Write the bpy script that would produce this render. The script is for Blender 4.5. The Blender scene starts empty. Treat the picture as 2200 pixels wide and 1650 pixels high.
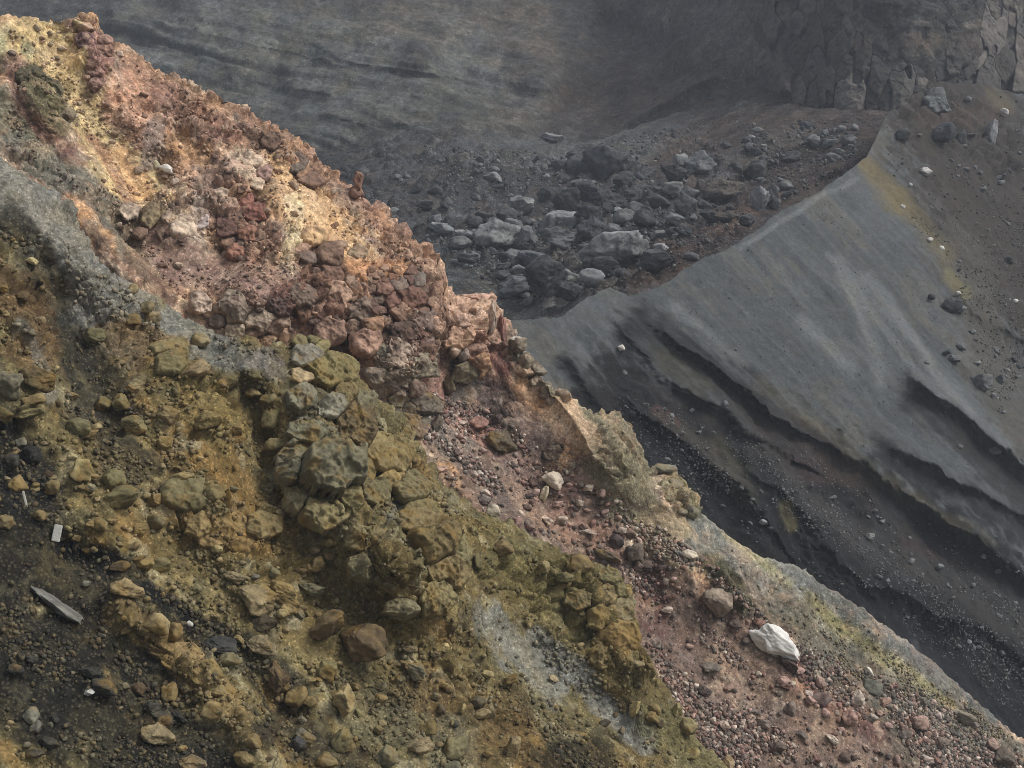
import bpy, bmesh, math, random, time
import numpy as np
from mathutils import Matrix, Vector
T0 = time.time()
rng = np.random.default_rng(11); random.seed(11)

# ------------------------------------------------------------------ camera, sky, sun, exposure
PW, PH = 2200, 1650
HFOV = math.radians(40.0); FPX = PW / 2 / math.tan(HFOV / 2)
PITCH = math.radians(12.0)
CAM = np.array([0.0, 0.0, 60.0])
RIGHT = np.array([1.0, 0, 0]); FWD = np.array([0, math.cos(PITCH), -math.sin(PITCH)]); UP = np.array([0, math.sin(PITCH), math.cos(PITCH)])
sc = bpy.context.scene; col = sc.collection
cd = bpy.data.cameras.new('camera'); cam = bpy.data.objects.new('camera', cd); col.objects.link(cam)
cd.sensor_fit = 'HORIZONTAL'; cd.angle = HFOV; cd.clip_start = 0.1; cd.clip_end = 3000
cam.location = CAM; cam.rotation_euler = (math.radians(90) - PITCH, 0, 0); sc.camera = cam

SUN_EL, SUN_AZ = math.radians(53), math.radians(100)       # azimuth clockwise from +y: high on the right
w = bpy.data.worlds.new('World'); sc.world = w; w.use_nodes = True
wn = w.node_tree; wn.nodes.clear()
sky = wn.nodes.new('ShaderNodeTexSky'); sky.sky_type = 'NISHITA'; sky.sun_disc = False
sky.sun_elevation = SUN_EL; sky.sun_rotation = SUN_AZ; sky.dust_density = 4.0; sky.air_density = 1.0
hs = wn.nodes.new('ShaderNodeHueSaturation'); hs.inputs['Saturation'].default_value = 0.35   # a cloud deck: greyer than clear sky
bg = wn.nodes.new('ShaderNodeBackground'); bg.inputs['Strength'].default_value = 0.105
wo = wn.nodes.new('ShaderNodeOutputWorld')
wn.links.new(sky.outputs[0], hs.inputs['Color']); wn.links.new(hs.outputs[0], bg.inputs[0]); wn.links.new(bg.outputs[0], wo.inputs[0])
sd = bpy.data.lights.new('sun', 'SUN'); sd.energy = 1.4; sd.angle = math.radians(24); sd.color = (1.0, 0.98, 0.945)
sun = bpy.data.objects.new('sun', sd); col.objects.link(sun)
sdir = Vector((math.sin(SUN_AZ) * math.cos(SUN_EL), math.cos(SUN_AZ) * math.cos(SUN_EL), math.sin(SUN_EL)))
sun.rotation_euler = sdir.to_track_quat('Z', 'Y').to_euler(); sun.location = (0, 0, 150)
sc.view_settings.view_transform = 'Standard'; sc.view_settings.look = 'None'; sc.view_settings.gamma = 1; sc.view_settings.use_curve_mapping = False
sc.view_settings.exposure = 0.45
sc.render.engine = 'CYCLES'; sc.cycles.use_denoising = True
try: sc.cycles.denoiser = 'OPENIMAGEDENOISE'; sc.cycles.denoising_prefilter = 'NONE'
except Exception: pass
sc.cycles.filter_width = 0.9; sc.cycles.max_bounces = 5; sc.cycles.diffuse_bounces = 3; sc.cycles.glossy_bounces = 1; sc.cycles.volume_bounces = 1

# ------------------------------------------------------------------ numeric helpers
DESAT = 0.15
def lin(c):
    c = np.asarray(c, float) / 255.0
    c = np.where(c <= 0.04045, c / 12.92, ((c + 0.055) / 1.055) ** 2.4)
    return c * (1 - DESAT) + (c @ np.array([0.25, 0.62, 0.13])) * DESAT
def rays(px, py):
    return np.multiply.outer((np.asarray(px) - PW / 2) / FPX, RIGHT) + FWD + np.multiply.outer((PH / 2 - np.asarray(py)) / FPX, UP)
def project(P):
    r = P - CAM; d = r @ FWD
    return PW / 2 + FPX * (r @ RIGHT) / d, PH / 2 - FPX * (r @ UP) / d, d
def smooth(a, b, x):
    t = np.clip((x - a) / (b - a), 0, 1); return t * t * (3 - 2 * t)
def hash3(ix, iy, iz, s):
    h = (ix.astype(np.uint32) * np.uint32(374761393) + iy.astype(np.uint32) * np.uint32(668265263) + iz.astype(np.uint32) * np.uint32(2147483647) + np.uint32(s) * np.uint32(974634777))
    h = (h ^ (h >> np.uint32(13))) * np.uint32(1274126177)
    h = (h ^ (h >> np.uint32(16))) * np.uint32(2246822519)
    return (h ^ (h >> np.uint32(15)))
def rnd01(h): return h.astype(np.float32) / np.float32(4294967295.0)
def vnoise(P, s=0):
    """value noise, -1..1"""
    P = np.asarray(P, np.float32); f = np.floor(P); i = f.astype(np.int64); t = P - f; t = t * t * t * (t * (t * 6 - 15) + 10)
    out = 0
    for dx in (0, 1):
        wx = t[:, 0] if dx else 1 - t[:, 0]
        for dy in (0, 1):
            wy = t[:, 1] if dy else 1 - t[:, 1]
            for dz in (0, 1):
                wz = t[:, 2] if dz else 1 - t[:, 2]
                out = out + rnd01(hash3(i[:, 0] + dx, i[:, 1] + dy, i[:, 2] + dz, s)) * (wx * wy * wz)
    return out * 2 - 1
ROTM = np.array([[0.80, 0.36, -0.48], [-0.60, 0.48, -0.64], [0.0, 0.80, 0.60]])
def fbm(P, octs=4, s=0, gain=0.5, lac=2.03):
    Q = np.asarray(P, float) @ ROTM.T; a = 1.0; out = 0; tot = 0
    for o in range(octs):
        out = out + a * vnoise(Q, s + 17 * o); tot += a; a *= gain; Q = (Q @ ROTM.T) * lac + 3.7
    return out / tot * 1.35
def worley(P, s=0):
    """F1, F2 and a random value of the nearest cell"""
    P = np.asarray(P, np.float32); f = np.floor(P).astype(np.int64)
    n = len(P); F1 = np.full(n, 9.0, np.float32); F2 = np.full(n, 9.0, np.float32); R = np.zeros(n, np.float32)
    for dx in (-1, 0, 1):
        for dy in (-1, 0, 1):
            for dz in (-1, 0, 1):
                c = f + np.array([dx, dy, dz])
                h = hash3(c[:, 0], c[:, 1], c[:, 2], s)
                a = rnd01(h); b = rnd01(h * np.uint32(1664525) + np.uint32(1013904223)); g = rnd01(h * np.uint32(22695477) + np.uint32(12345))
                d = np.sqrt((c[:, 0] + a - P[:, 0]) ** 2 + (c[:, 1] + b - P[:, 1]) ** 2 + (c[:, 2] + g - P[:, 2]) ** 2)
                m = d < F1
                F2 = np.where(m, F1, np.minimum(F2, d)); R = np.where(m, rnd01(h * np.uint32(69069) + np.uint32(1)), R); F1 = np.where(m, d, F1)
    return F1, F2, R
def pdist(px, py, pts, signed=False, along=False):
    """distance to a polyline; the side (right-hand side of travel negative) and the share travelled"""
    pts = np.asarray(pts, float)
    if len(pts) == 1:
        return np.hypot(px - pts[0, 0], py - pts[0, 1])
    best = np.full(px.shape, 1e9); sg = np.ones(px.shape); al = np.zeros(px.shape)
    L = np.hypot(*(pts[1:] - pts[:-1]).T); cum = np.concatenate([[0], np.cumsum(L)])
    for k in range(len(pts) - 1):
        a = pts[k]; d = pts[k + 1] - a
        t = np.clip(((px - a[0]) * d[0] + (py - a[1]) * d[1]) / (d @ d), 0, 1)
        dd = np.hypot(px - a[0] - t * d[0], py - a[1] - t * d[1]); m = dd < best
        best = np.where(m, dd, best)
        if signed: sg = np.where(m, np.where(d[0] * (py - a[1]) - d[1] * (px - a[0]) < 0, 1.0, -1.0), sg)
        if along: al = np.where(m, (cum[k] + t * L[k]) / cum[-1], al)
    r = (best * sg,) if signed else (best,)
    if along: r = r + (al,)
    return r if len(r) > 1 else r[0]
def inpoly(px, py, poly):
    ins = np.zeros(np.shape(px), bool); n = len(poly); j = n - 1
    for i in range(n):
        xi, yi = poly[i]; xj, yj = poly[j]
        c = ((yi > py) != (yj > py)) & (px < (xj - xi) * (py - yi) / ((yj - yi) + 1e-9) + xi)
        ins ^= c; j = i
    return ins

def plane_depth(n, px0, py0, d0):
    n = np.asarray(n, float); r0 = rays(np.array([px0]), np.array([py0]))[0]; k = n @ r0 * d0
    return lambda px, py: k / (rays(px, py) @ n)
def tps_depth(ctrl):
    """a smooth slope through given points (pixel and metres ahead): thin plate in inverse depth"""
    c = np.asarray(ctrl, float); X = c[:, :2] / 1000.0; y = 1.0 / c[:, 2]
    def U(r2): return r2 * np.log(r2 + 1e-12)
    K = U(((X[:, None] - X[None]) ** 2).sum(-1)) + np.eye(len(X)) * 2e-3
    Pm = np.c_[np.ones(len(X)), X]; A = np.block([[K, Pm], [Pm.T, np.zeros((3, 3))]])
    s = np.linalg.solve(A, np.r_[y, 0, 0, 0])
    def f(px, py):
        sh = np.shape(px); Q = np.c_[np.ravel(px), np.ravel(py)] / 1000.0
        v = np.c_[np.ones(len(Q)), Q] @ s[-3:]
        for k in range(len(X)): v = v + s[k] * U(((Q - X[k]) ** 2).sum(-1))
        return (1.0 / v).reshape(sh)
    return f

# ------------------------------------------------------------------ materials
def nd(nt, t, **kw):
    n = nt.nodes.new(t)
    for k, v in kw.items(): setattr(n, k, v)
    return n
def ground_material(name, fine, bump_d, speck=0.5, pale=(0.42, 0.40, 0.36), speck_amt=0.5, con=1.0):
    """colour attribute, broken up by grain, small stones and relief; 'fine' = grains per metre"""
    m = bpy.data.materials.new(name); m.use_nodes = True; nt = m.node_tree; nt.nodes.clear(); L = nt.links.new
    out = nd(nt, 'ShaderNodeOutputMaterial'); b = nd(nt, 'ShaderNodeBsdfPrincipled'); L(b.outputs[0], out.inputs[0])
    b.inputs['Roughness'].default_value = 0.92; b.inputs['Specular IOR Level'].default_value = 0.18
    geo = nd(nt, 'ShaderNodeNewGeometry'); at = nd(nt, 'ShaderNodeAttribute', attribute_name='col')
    n1 = nd(nt, 'ShaderNodeTexNoise'); n1.inputs['Scale'].default_value = fine * 0.55; n1.inputs['Detail'].default_value = 8; n1.inputs['Roughness'].default_value = 0.72
    L(geo.outputs['Position'], n1.inputs['Vector'])
    mr = nd(nt, 'ShaderNodeMapRange'); mr.inputs[1].default_value = 0.3; mr.inputs[2].default_value = 0.7; mr.inputs[3].default_value = 1 - 0.7 * con; mr.inputs[4].default_value = 1 + 0.75 * con
    L(n1.outputs['Fac'], mr.inputs[0])
    mul = nd(nt, 'ShaderNodeMix', data_type='RGBA', blend_type='MULTIPLY'); mul.inputs[0].default_value = 1.0
    L(at.outputs['Color'], mul.inputs[6]); L(mr.outputs[0], mul.inputs[7])
    vo = nd(nt, 'ShaderNodeTexVoronoi'); vo.inputs['Scale'].default_value = fine * 1.1; L(geo.outputs['Position'], vo.inputs['Vector'])
    sp = nd(nt, 'ShaderNodeSeparateColor'); L(vo.outputs['Color'], sp.inputs[0])
    th = nd(nt, 'ShaderNodeMath', operation='GREATER_THAN'); th.inputs[1].default_value = speck; L(sp.outputs[0], th.inputs[0])
    ds = nd(nt, 'ShaderNodeMath', operation='LESS_THAN'); ds.inputs[1].default_value = 0.42; L(vo.outputs['Distance'], ds.inputs[0])
    an = nd(nt, 'ShaderNodeMath', operation='MULTIPLY'); L(th.outputs[0], an.inputs[0]); L(ds.outputs[0], an.inputs[1])
    am = nd(nt, 'ShaderNodeMath', operation='MULTIPLY'); am.inputs[1].default_value = speck_amt; L(an.outputs[0], am.inputs[0])
    # grains: lighter or darker than the soil they lie in
    tone = nd(nt, 'ShaderNodeMapRange'); tone.inputs[3].default_value = 0.35; tone.inputs[4].default_value = 2.3; L(sp.outputs[1], tone.inputs[0])
    gm = nd(nt, 'ShaderNodeMix', data_type='RGBA', blend_type='MULTIPLY'); gm.inputs[0].default_value = 1.0; L(mul.outputs[2], gm.inputs[6]); L(tone.outputs[0], gm.inputs[7])
    gp = nd(nt, 'ShaderNodeMix', data_type='RGBA'); gp.inputs[0].default_value = 0.12; gp.inputs[7].default_value = (*pale, 1); L(gm.outputs[2], gp.inputs[6])
    mx = nd(nt, 'ShaderNodeMix', data_type='RGBA'); L(am.outputs[0], mx.inputs[0]); L(mul.outputs[2], mx.inputs[6]); L(gp.outputs[2], mx.inputs[7])
    L(mx.outputs[2], b.inputs['Base Color'])
    n2 = nd(nt, 'ShaderNodeTexNoise'); n2.inputs['Scale'].default_value = fine * 0.3; n2.inputs['Detail'].default_value = 10; n2.inputs['Roughness'].default_value = 0.7; L(geo.outputs['Position'], n2.inputs['Vector'])
    hh = nd(nt, 'ShaderNodeMath', operation='MULTIPLY_ADD'); hh.inputs[1].default_value = 0.35; L(an.outputs[0], hh.inputs[0]); L(n2.outputs['Fac'], hh.inputs[2])
    bp = nd(nt, 'ShaderNodeBump'); bp.inputs['Strength'].default_value = 1.0; bp.inputs['Distance'].default_value = bump_d * 1.8; L(hh.outputs[0], bp.inputs['Height']); L(bp.outputs[0], b.inputs['Normal'])
    return m
def rock_material(name, stain, stain_amt, pale, scale=3.0, attr=False, bump_d=0.05, lo=0.4, hi=1.65, pale_amt=0.45):
    """the object's own colour with weathering patches, lichen-like stain and pitting"""
    m = bpy.data.materials.new(name); m.use_nodes = True; nt = m.node_tree; nt.nodes.clear(); L = nt.links.new
    out = nd(nt, 'ShaderNodeOutputMaterial'); b = nd(nt, 'ShaderNodeBsdfPrincipled'); L(b.outputs[0], out.inputs[0])
    b.inputs['Roughness'].default_value = 0.85; b.inputs['Specular IOR Level'].default_value = 0.25
    geo = nd(nt, 'ShaderNodeNewGeometry')
    if attr: ci = nd(nt, 'ShaderNodeAttribute', attribute_name='col')
    else: ci = nd(nt, 'ShaderNodeObjectInfo')
    n1 = nd(nt, 'ShaderNodeTexNoise'); n1.inputs['Scale'].default_value = scale; n1.inputs['Detail'].default_value = 7; n1.inputs['Roughness'].default_value = 0.68; L(geo.outputs['Position'], n1.inputs['Vector'])
    n2 = nd(nt, 'ShaderNodeTexNoise'); n2.inputs['Scale'].default_value = scale * 0.45; n2.inputs['Detail'].default_value = 5; n2.inputs['Roughness'].default_value = 0.6; L(geo.outputs['Position'], n2.inputs['Vector'])
    mr = nd(nt, 'ShaderNodeMapRange'); mr.inputs[1].default_value = 0.3; mr.inputs[2].default_value = 0.7; mr.inputs[3].default_value = lo; mr.inputs[4].default_value = hi; L(n1.outputs['Fac'], mr.inputs[0])
    mul = nd(nt, 'ShaderNodeMix', data_type='RGBA', blend_type='MULTIPLY'); mul.inputs[0].default_value = 1.0; L(ci.outputs['Color'], mul.inputs[6]); L(mr.outputs[0], mul.inputs[7])
    st = nd(nt, 'ShaderNodeMapRange'); st.inputs[1].default_value = 0.5; st.inputs[2].default_value = 0.66; st.inputs[3].default_value = 0.0; st.inputs[4].default_value = stain_amt; L(n2.outputs['Fac'], st.inputs[0])
    mx = nd(nt, 'ShaderNodeMix', data_type='RGBA'); mx.inputs[7].default_value = (*stain, 1); L(st.outputs[0], mx.inputs[0]); L(mul.outputs[2], mx.inputs[6])
    n3 = nd(nt, 'ShaderNodeTexNoise'); n3.inputs['Scale'].default_value = scale * 5; n3.inputs['Detail'].default_value = 6; n3.inputs['Roughness'].default_value = 0.75; L(geo.outputs['Position'], n3.inputs['Vector'])
    pm = nd(nt, 'ShaderNodeMapRange'); pm.inputs[1].default_value = 0.58; pm.inputs[2].default_value = 0.72; pm.inputs[3].default_value = 0; pm.inputs[4].default_value = pale_amt; L(n3.outputs['Fac'], pm.inputs[0])
    mp = nd(nt, 'ShaderNodeMix', data_type='RGBA'); mp.inputs[7].default_value = (*pale, 1); L(pm.outputs[0], mp.inputs[0]); L(mx.outputs[2], mp.inputs[6])
    L(mp.outputs[2], b.inputs['Base Color'])
    n4 = nd(nt, 'ShaderNodeTexNoise'); n4.inputs['Scale'].default_value = scale * 2.2; n4.inputs['Detail'].default_value = 10; n4.inputs['Roughness'].default_value = 0.68; L(geo.outputs['Position'], n4.inputs['Vector'])
    bp = nd(nt, 'ShaderNodeBump'); bp.inputs['Strength'].default_value = 0.8; bp.inputs['Distance'].default_value = bump_d; L(n4.outputs['Fac'], bp.inputs['Height']); L(bp.outputs[0], b.inputs['Normal'])
    return m

# ------------------------------------------------------------------ terrain sheets
PATCH = []
class Sheet:
    pass
def set_cols(me, C):
    a = me.color_attributes.new('col', 'FLOAT_COLOR', 'POINT')
    a.data.foreach_set('color', np.c_[C, np.ones(len(C))].astype(np.float32).ravel())
def grid_faces(nu, nv):
    i = np.arange(nu - 1)[:, None] * nv + np.arange(nv - 1)[None]
    return np.stack([i, i + 1, i + nv + 1, i + nv], -1).reshape(-1, 4)
def mesh_from(name, V, faces, C=None, smooth_shade=True):
    me = bpy.data.meshes.new(name); faces = np.asarray(faces, np.int32); k = faces.shape[1]
    me.vertices.add(len(V)); me.vertices.foreach_set('co', np.asarray(V, np.float32).ravel())
    me.loops.add(faces.size); me.loops.foreach_set('vertex_index', faces.ravel())
    me.polygons.add(len(faces)); me.polygons.foreach_set('loop_start', np.arange(0, faces.size, k, dtype=np.int32))
    me.update(calc_edges=True)
    if smooth_shade: me.polygons.foreach_set('use_smooth', np.ones(len(faces), bool))
    if C is not None: set_cols(me, C)
    return me
def grid_normals(P):
    du = np.gradient(P, axis=0); dv = np.gradient(P, axis=1); n = np.cross(dv, du)
    n /= np.linalg.norm(n, axis=-1, keepdims=True) + 1e-9
    return n
def sheet(name, depth, crest, bottom, u0, u1, nu, nv, form, relief, paint, base, mat, back=0, back_len=18.0, vpow=1.0, mottle=(), mot2=0.8, beds=None, streak=(0.15, 1.2), warp=0.55, colvar=0.10):
    u = np.linspace(u0, u1, nu); cr = np.interp(u, *np.asarray(crest, float).T)
    if back: cr = cr + 4.0 * fbm(np.c_[u / 26.0, u * 0, u * 0], 4, 211, 0.65) + 2.0 * fbm(np.c_[u / 8.0, u * 0, u * 0], 2, 212)
    bo = bottom(u, cr)
    t = np.linspace(0, 1, nv) ** vpow
    px = np.repeat(u[:, None], nv, 1); py = cr[:, None] + (bo - cr)[:, None] * t[None]
    dep = depth(px, py); ry = rays(px, py); P = CAM + ry * dep[..., None]
    N0 = grid_normals(P)
    if (N0[:, -1] @ np.array([0, -0.3, 1.0])).mean() < 0: N0 = -N0
    hr = form(P.reshape(-1, 3), px.ravel(), py.ravel(), N0.reshape(-1, 3)).reshape(px.shape)
    P = CAM + ry * (dep + hr / np.minimum((N0 * ry).sum(-1), -0.25))[..., None]
    if back:                                      # the far side of the ridge, falling away behind the crest
        k = np.arange(back, 0, -1) / back
        hor = P[:, 0] - CAM; hor[:, 2] = 0; hor /= np.linalg.norm(hor, axis=1, keepdims=True)
        s = (k ** 1.3 * back_len)[None, :, None]
        B = P[:, :1] + hor[:, None] * s * 0.8 + np.array([0, 0, -1.0]) * s * smooth(0, 0.35, k)[None, :, None] * 0.9
        P = np.concatenate([B, P], 1); px = np.concatenate([np.repeat(px[:, :1], back, 1), px], 1); py = np.concatenate([np.repeat(py[:, :1], back, 1), py], 1)
    nvt = P.shape[1]; N = grid_normals(P)
    if (N[:, -1] @ np.array([0, -0.3, 1.0])).mean() < 0: N = -N
    N[:, back:] = N[:, back:] * 0.4 + N0 * 0.6; N /= np.linalg.norm(N, axis=-1, keepdims=True)
    Pf = P.reshape(-1, 3); Nf = N.reshape(-1, 3); pxf = px.ravel(); pyf = py.ravel()
    h = relief(Pf, pxf, pyf, Nf)
    V = Pf + Nf * h[:, None]
    qx, qy, qd = project(V)
    g = np.array([0, 0, -1.0]); nm = Nf.mean(0); nm /= np.linalg.norm(nm); tdir = g - (g @ nm) * nm; tdir /= np.linalg.norm(tdir); cdir = np.cross(nm, tdir)
    S = np.c_[V @ tdir * streak[0], V @ cdir * streak[1], np.zeros(len(V))]
    st = fbm(S, 4, 91); fn = fbm(V * streak[1] * 1.5, 4, 57)
    C = np.tile(lin(base), (len(V), 1))
    for z, (c, f, th_, op) in enumerate(mottle):
        m = smooth(th_, th_ + 0.3, fbm(V * f + 13.7 * z, 4, 150 + z, 0.55) + 0.35 * st) * op
        C = C * (1 - m[:, None]) + lin(c) * m[:, None]
    wob = warp * (0.6 * st + 0.6 * fn)
    wx = 26 * fbm(V * streak[1] * 0.45, 3, 131); wy = 26 * fbm(V * streak[1] * 0.45 + 9.1, 3, 133)
    for (c, r, op, pts, *sf) in paint:
        sf = sf[0] if sf else 0.3
        d = pdist(qx + wx * min(1, r / 45), qy + wy * min(1, r / 45), pts)
        m = smooth(1 + sf, 0.95 - sf, d / r + wob) * op
        if m.max() > 0.003: C = C * (1 - m[:, None]) + lin(c) * m[:, None]
    for z, (c, f, th_, op) in enumerate(mottle):                # patches show through the painted zones too
        m = smooth(th_ + .12, th_ + 0.42, fbm(V * f * 1.7 + 3.1 * z, 4, 170 + z, 0.6)) * op * mot2
        C = C * (1 - m[:, None]) + (0.55 * lin(c) + 0.45 * C) * m[:, None]
    if beds is not None: C = C * beds(V, qx, qy)[:, None]
    var = 1 + colvar * 2.2 * fn + colvar * 1.6 * st
    hue = fbm(V * streak[1] * 0.7 + 31, 3, 77)[:, None] * np.array([0.5, 0.0, -0.9]) * colvar
    C = np.clip(C * var[:, None] * (1 + hue), 0.004, 0.95)
    me = mesh_from(name, V, grid_faces(nu, nvt), C)
    # faces up
    o = bpy.data.objects.new(name, me); col.objects.link(o); o['kind'] = 'structure'; me.materials.append(mat)
    s = Sheet(); s.name = name; s.crest = np.asarray(crest, float); s.V = V; s.N = Nf; s.obj = o; s.C = C; s.q = (qx, qy, qd); s.vis = np.concatenate([np.zeros((nu, back), bool), np.ones((nu, nvt - back), bool)], 1).ravel()
    Ng = grid_normals(V.reshape(nu, nvt, 3)).reshape(-1, 3)
    if (Ng * Nf).sum() < 0: Ng = -Ng
    s.Ng = Ng
    PATCH.append(s); print(name, len(V), 'depth %.0f-%.0f' % (qd.min(), qd.max()), 'slope %.0f' % math.degrees(math.acos(abs(nm[2]))), '%.1fs' % (time.time() - T0))
    return s
def ridge_step(px, py, pts, H, wr, wl, jag=None, fade=(0.12, 0.0)):
    """a spur: long side on the left of travel (up), short steep side on the right (down); fades in at its head"""
    s, a = pdist(px, py, pts, signed=True, along=True)
    if jag is not None: s = s + jag
    h = np.where(s > 0, np.exp(-np.maximum(s, 0) / wr), np.exp(-np.maximum(-s, 0) / wl))
    f = smooth(0, fade[0], a)
    if fade[1] > 0: f = f * smooth(1.0, 1 - fade[1], a)
    return H * h * f

def blocky(V, size, amp, s=0, aniso=(1, 1, 1)):
    """jointed rock: blocks standing out by different amounts with open cracks"""
    Q = (V + 0.25 * size * np.c_[fbm(V / size, 2, s + 5), fbm(V / size, 2, s + 6), fbm(V / size, 2, s + 7)]) / size * np.array(aniso)
    F1, F2, R = worley(Q, s); e = F2 - F1
    return amp * ((R - 0.45) * 0.9 * smooth(0.0, 0.12, e) - 0.55 * (1 - smooth(0.0, 0.16, e)) + 0.35 * (0.5 - F1))

def mask(px, py, pts, r, soft=0.35, wob=0):
    return smooth(1 + soft, 1 - soft, pdist(px, py, pts) / r + wob)

OL = (112, 104, 66); OC = (130, 110, 64); PY = (158, 142, 92); GR = (108, 104, 82); BR = (94, 76, 50); TN = (144, 126, 88); DG = (56, 55, 48); BK = (36, 36, 35); WH = (196, 193, 184); GG = (124, 120, 104)
CNAME = {OL: 'olive', OC: 'ochre', PY: 'pale yellow', GR: 'grey', BR: 'brown', TN: 'tan', DG: 'dark grey', BK: 'black', WH: 'white', GG: 'light grey'}
ROCKS1 = [(192, 725, 54, 38, OL), (306, 661, 40, 28, OC), (326, 690, 44, 32, OC), (276, 688, 42, 28, OL), (414, 800, 64, 34, TN, -25), (427, 735, 38, 36, PY), (447, 908, 64, 38, OC), (498, 893, 36, 40, OL), (10, 843, 68, 64, GR), (67, 822, 76, 52, BR, 10, 'blocky'), (67, 860, 54, 26, OC), (58, 882, 62, 22, OL), (4, 892, 40, 34, OL), (151, 853, 30, 16, OC), (215, 876, 38, 38, OL), (265, 873, 38, 42, OL), (293, 923, 60, 42, OL), (356, 903, 50, 44, OC, 0, 'blocky'), (168, 920, 52, 38, OL), (187, 937, 42, 24, OC), (350, 957, 38, 32, OC), (505, 923, 34, 22, OC), (511, 947, 30, 20, OC), (582, 856, 34, 28, OL), (582, 893, 38, 48, OL, 25), (545, 839, 34, 22, OC), (548, 806, 30, 26, OL), (599, 960, 46, 32, OL), (172, 1021, 52, 54, PY), (40, 1048, 38, 38, OC, 0, 'round'), (111, 1053, 36, 32, OC, 0, 'round'), (75, 1045, 18, 16, OC), (237, 1044, 50, 50, OL), (246, 1074, 82, 50, OL), (308, 1048, 26, 32, GR), (336, 1043, 30, 26, OL), (326, 1081, 30, 32, OC), (471, 1065, 46, 44, OL), (385, 1028, 54, 24, OC), (582, 1058, 30, 26, OC), (44, 953, 26, 22, GG), (17, 997, 38, 38, DG), (60, 990, 44, 44, BK, 40), (350, 1001, 14, 12, TN), (390, 978, 16, 12, TN), (430, 985, 16, 9, PY), (240, 680, 14, 9, GG), (262, 780, 16, 10, TN), (255, 790, 12, 16, TN), (320, 883, 18, 11, PY), (285, 840, 30, 18, OC), (158, 985, 22, 14, PY), (145, 850, 12, 10, GG), (82, 1110, 30, 24, OC, 0, 'round'), (10, 1128, 40, 34, TN), (165, 1155, 22, 16, OC), (203, 1182, 17, 16, PY), (296, 1137, 32, 26, OC, 0, 'round'), (210, 1127, 34, 28, OC), (330, 1125, 40, 34, OL), (288, 1175, 30, 18, TN), (303, 1211, 40, 34, OC), (262, 1218, 44, 24, BR), (350, 1220, 44, 34, OL), (272, 1275, 74, 38, TN, 25), (289, 1335, 32, 32, OC), (330, 1352, 54, 46, TN), (367, 1360, 34, 40, OC), (185, 1255, 18, 13, GG), (505, 1245, 54, 28, TN), (545, 1243, 20, 16, GG), (541, 1292, 84, 62, TN, 30, 'round'), (606, 1282, 76, 44, OC), (666, 1272, 60, 28, GR, 15), (616, 1315, 40, 28, OC), (558, 1342, 58, 34, BK, 10), (557, 1386, 66, 38, TN, 10, 'round'), (700, 1355, 96, 50, BR, -38), (767, 1385, 100, 92, BR, 20), (590, 1450, 66, 38, BR, 58, 'blocky'), (696, 1446, 46, 46, OL), (632, 1497, 46, 48, OC, 10), (669, 1507, 34, 22, OC, 20), (723, 1510, 52, 62, PY), (494, 1423, 52, 32, OL), (222, 1472, 64, 28, DG, 10), (195, 1451, 44, 24, DG), (192, 1485, 24, 18, WH), (464, 1527, 46, 42, OC), (363, 1493, 38, 44, OC), (336, 1588, 76, 36, TN, 25), (320, 1524, 40, 28, DG), (350, 1560, 44, 30, BR), (60, 1540, 32, 36, GG), (72, 1565, 26, 26, GG), (654, 1591, 46, 34, GG, 20), (632, 1611, 38, 38, BK), (541, 1594, 40, 34, OC), (528, 1632, 44, 32, OC), (410, 1640, 62, 26, TN, 15), (404, 1342, 16, 14, WH), (680, 1207, 18, 15, TN), (678, 1185, 26, 18, TN), (686, 1210, 34, 30, TN), (712, 1165, 20, 24, OC), (645, 1310, 24, 20, TN), (730, 1600, 40, 50, OL), (700, 1640, 46, 30, OC), (380, 1005, 20, 10, OC), (35, 1440, 36, 20, DG, 15), (60, 1418, 32, 18, DG), (100, 1600, 46, 22, DG, 25), (75, 1620, 44, 20, DG), (345, 1545, 56, 22, DG, 30), (380, 1540, 44, 14, BK, 38, 'slab'), (290, 1480, 30, 22, BR)] + [(1033, 1144, 26, 46, TN, 12), (995, 1142, 14, 24, PY), (1015, 1145, 18, 22, OL), (1080, 1181, 44, 38, OC), (1019, 1211, 24, 42, OL), (1012, 1250, 20, 22, GG), (985, 1260, 18, 16, GR), (1255, 1219, 50, 42, TN, 15, 'round'), (1218, 1241, 38, 26, OL), (1164, 1221, 26, 30, PY), (1190, 1230, 18, 22, TN), (881, 1448, 66, 34, GR, 25), (816, 1477, 26, 22, GR), (816, 1504, 28, 18, OC), (858, 1460, 22, 16, GR), (1029, 1510, 34, 26, DG), (1033, 1540, 40, 24, TN, -20), (938, 1500, 22, 18, GR), (943, 1525, 20, 24, DG), (970, 1490, 16, 34, TN, -10), (1010, 1505, 8, 20, PY, -5), (995, 1525, 12, 24, PY, 20), (955, 1475, 20, 14, TN), (912, 1571, 42, 36, OC), (820, 1558, 20, 16, TN), (891, 1608, 66, 34, TN, -15), (972, 1615, 52, 50, OL), (827, 1635, 50, 52, GR, 10), (965, 1645, 44, 24, GR), (1100, 1615, 36, 60, TN, 25), (943, 1605, 18, 16, TN), (1045, 1625, 24, 16, OC), (975, 1558, 16, 12, BK), (1366, 1522, 20, 38, PY, 20), (1157, 1332, 54, 42, OC), (1095, 1464, 36, 20, OC, -30), (1190, 1460, 26, 12, TN, 20), (933, 1405, 24, 14, DG, 15), (880, 1398, 34, 14, GR, 10), (810, 1570, 24, 18, OC), (746, 1605, 24, 20, OC), (1452, 1530, 20, 30, PY), (1475, 1560, 34, 44, PY, -20), (1300, 1385, 40, 40, OC), (1245, 1540, 18, 14, OC), (1480, 1622, 36, 26, PY), (1560, 1640, 24, 34, TN), (1335, 1575, 14, 20, GR), (1190, 1520, 16, 10, TN)]
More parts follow.
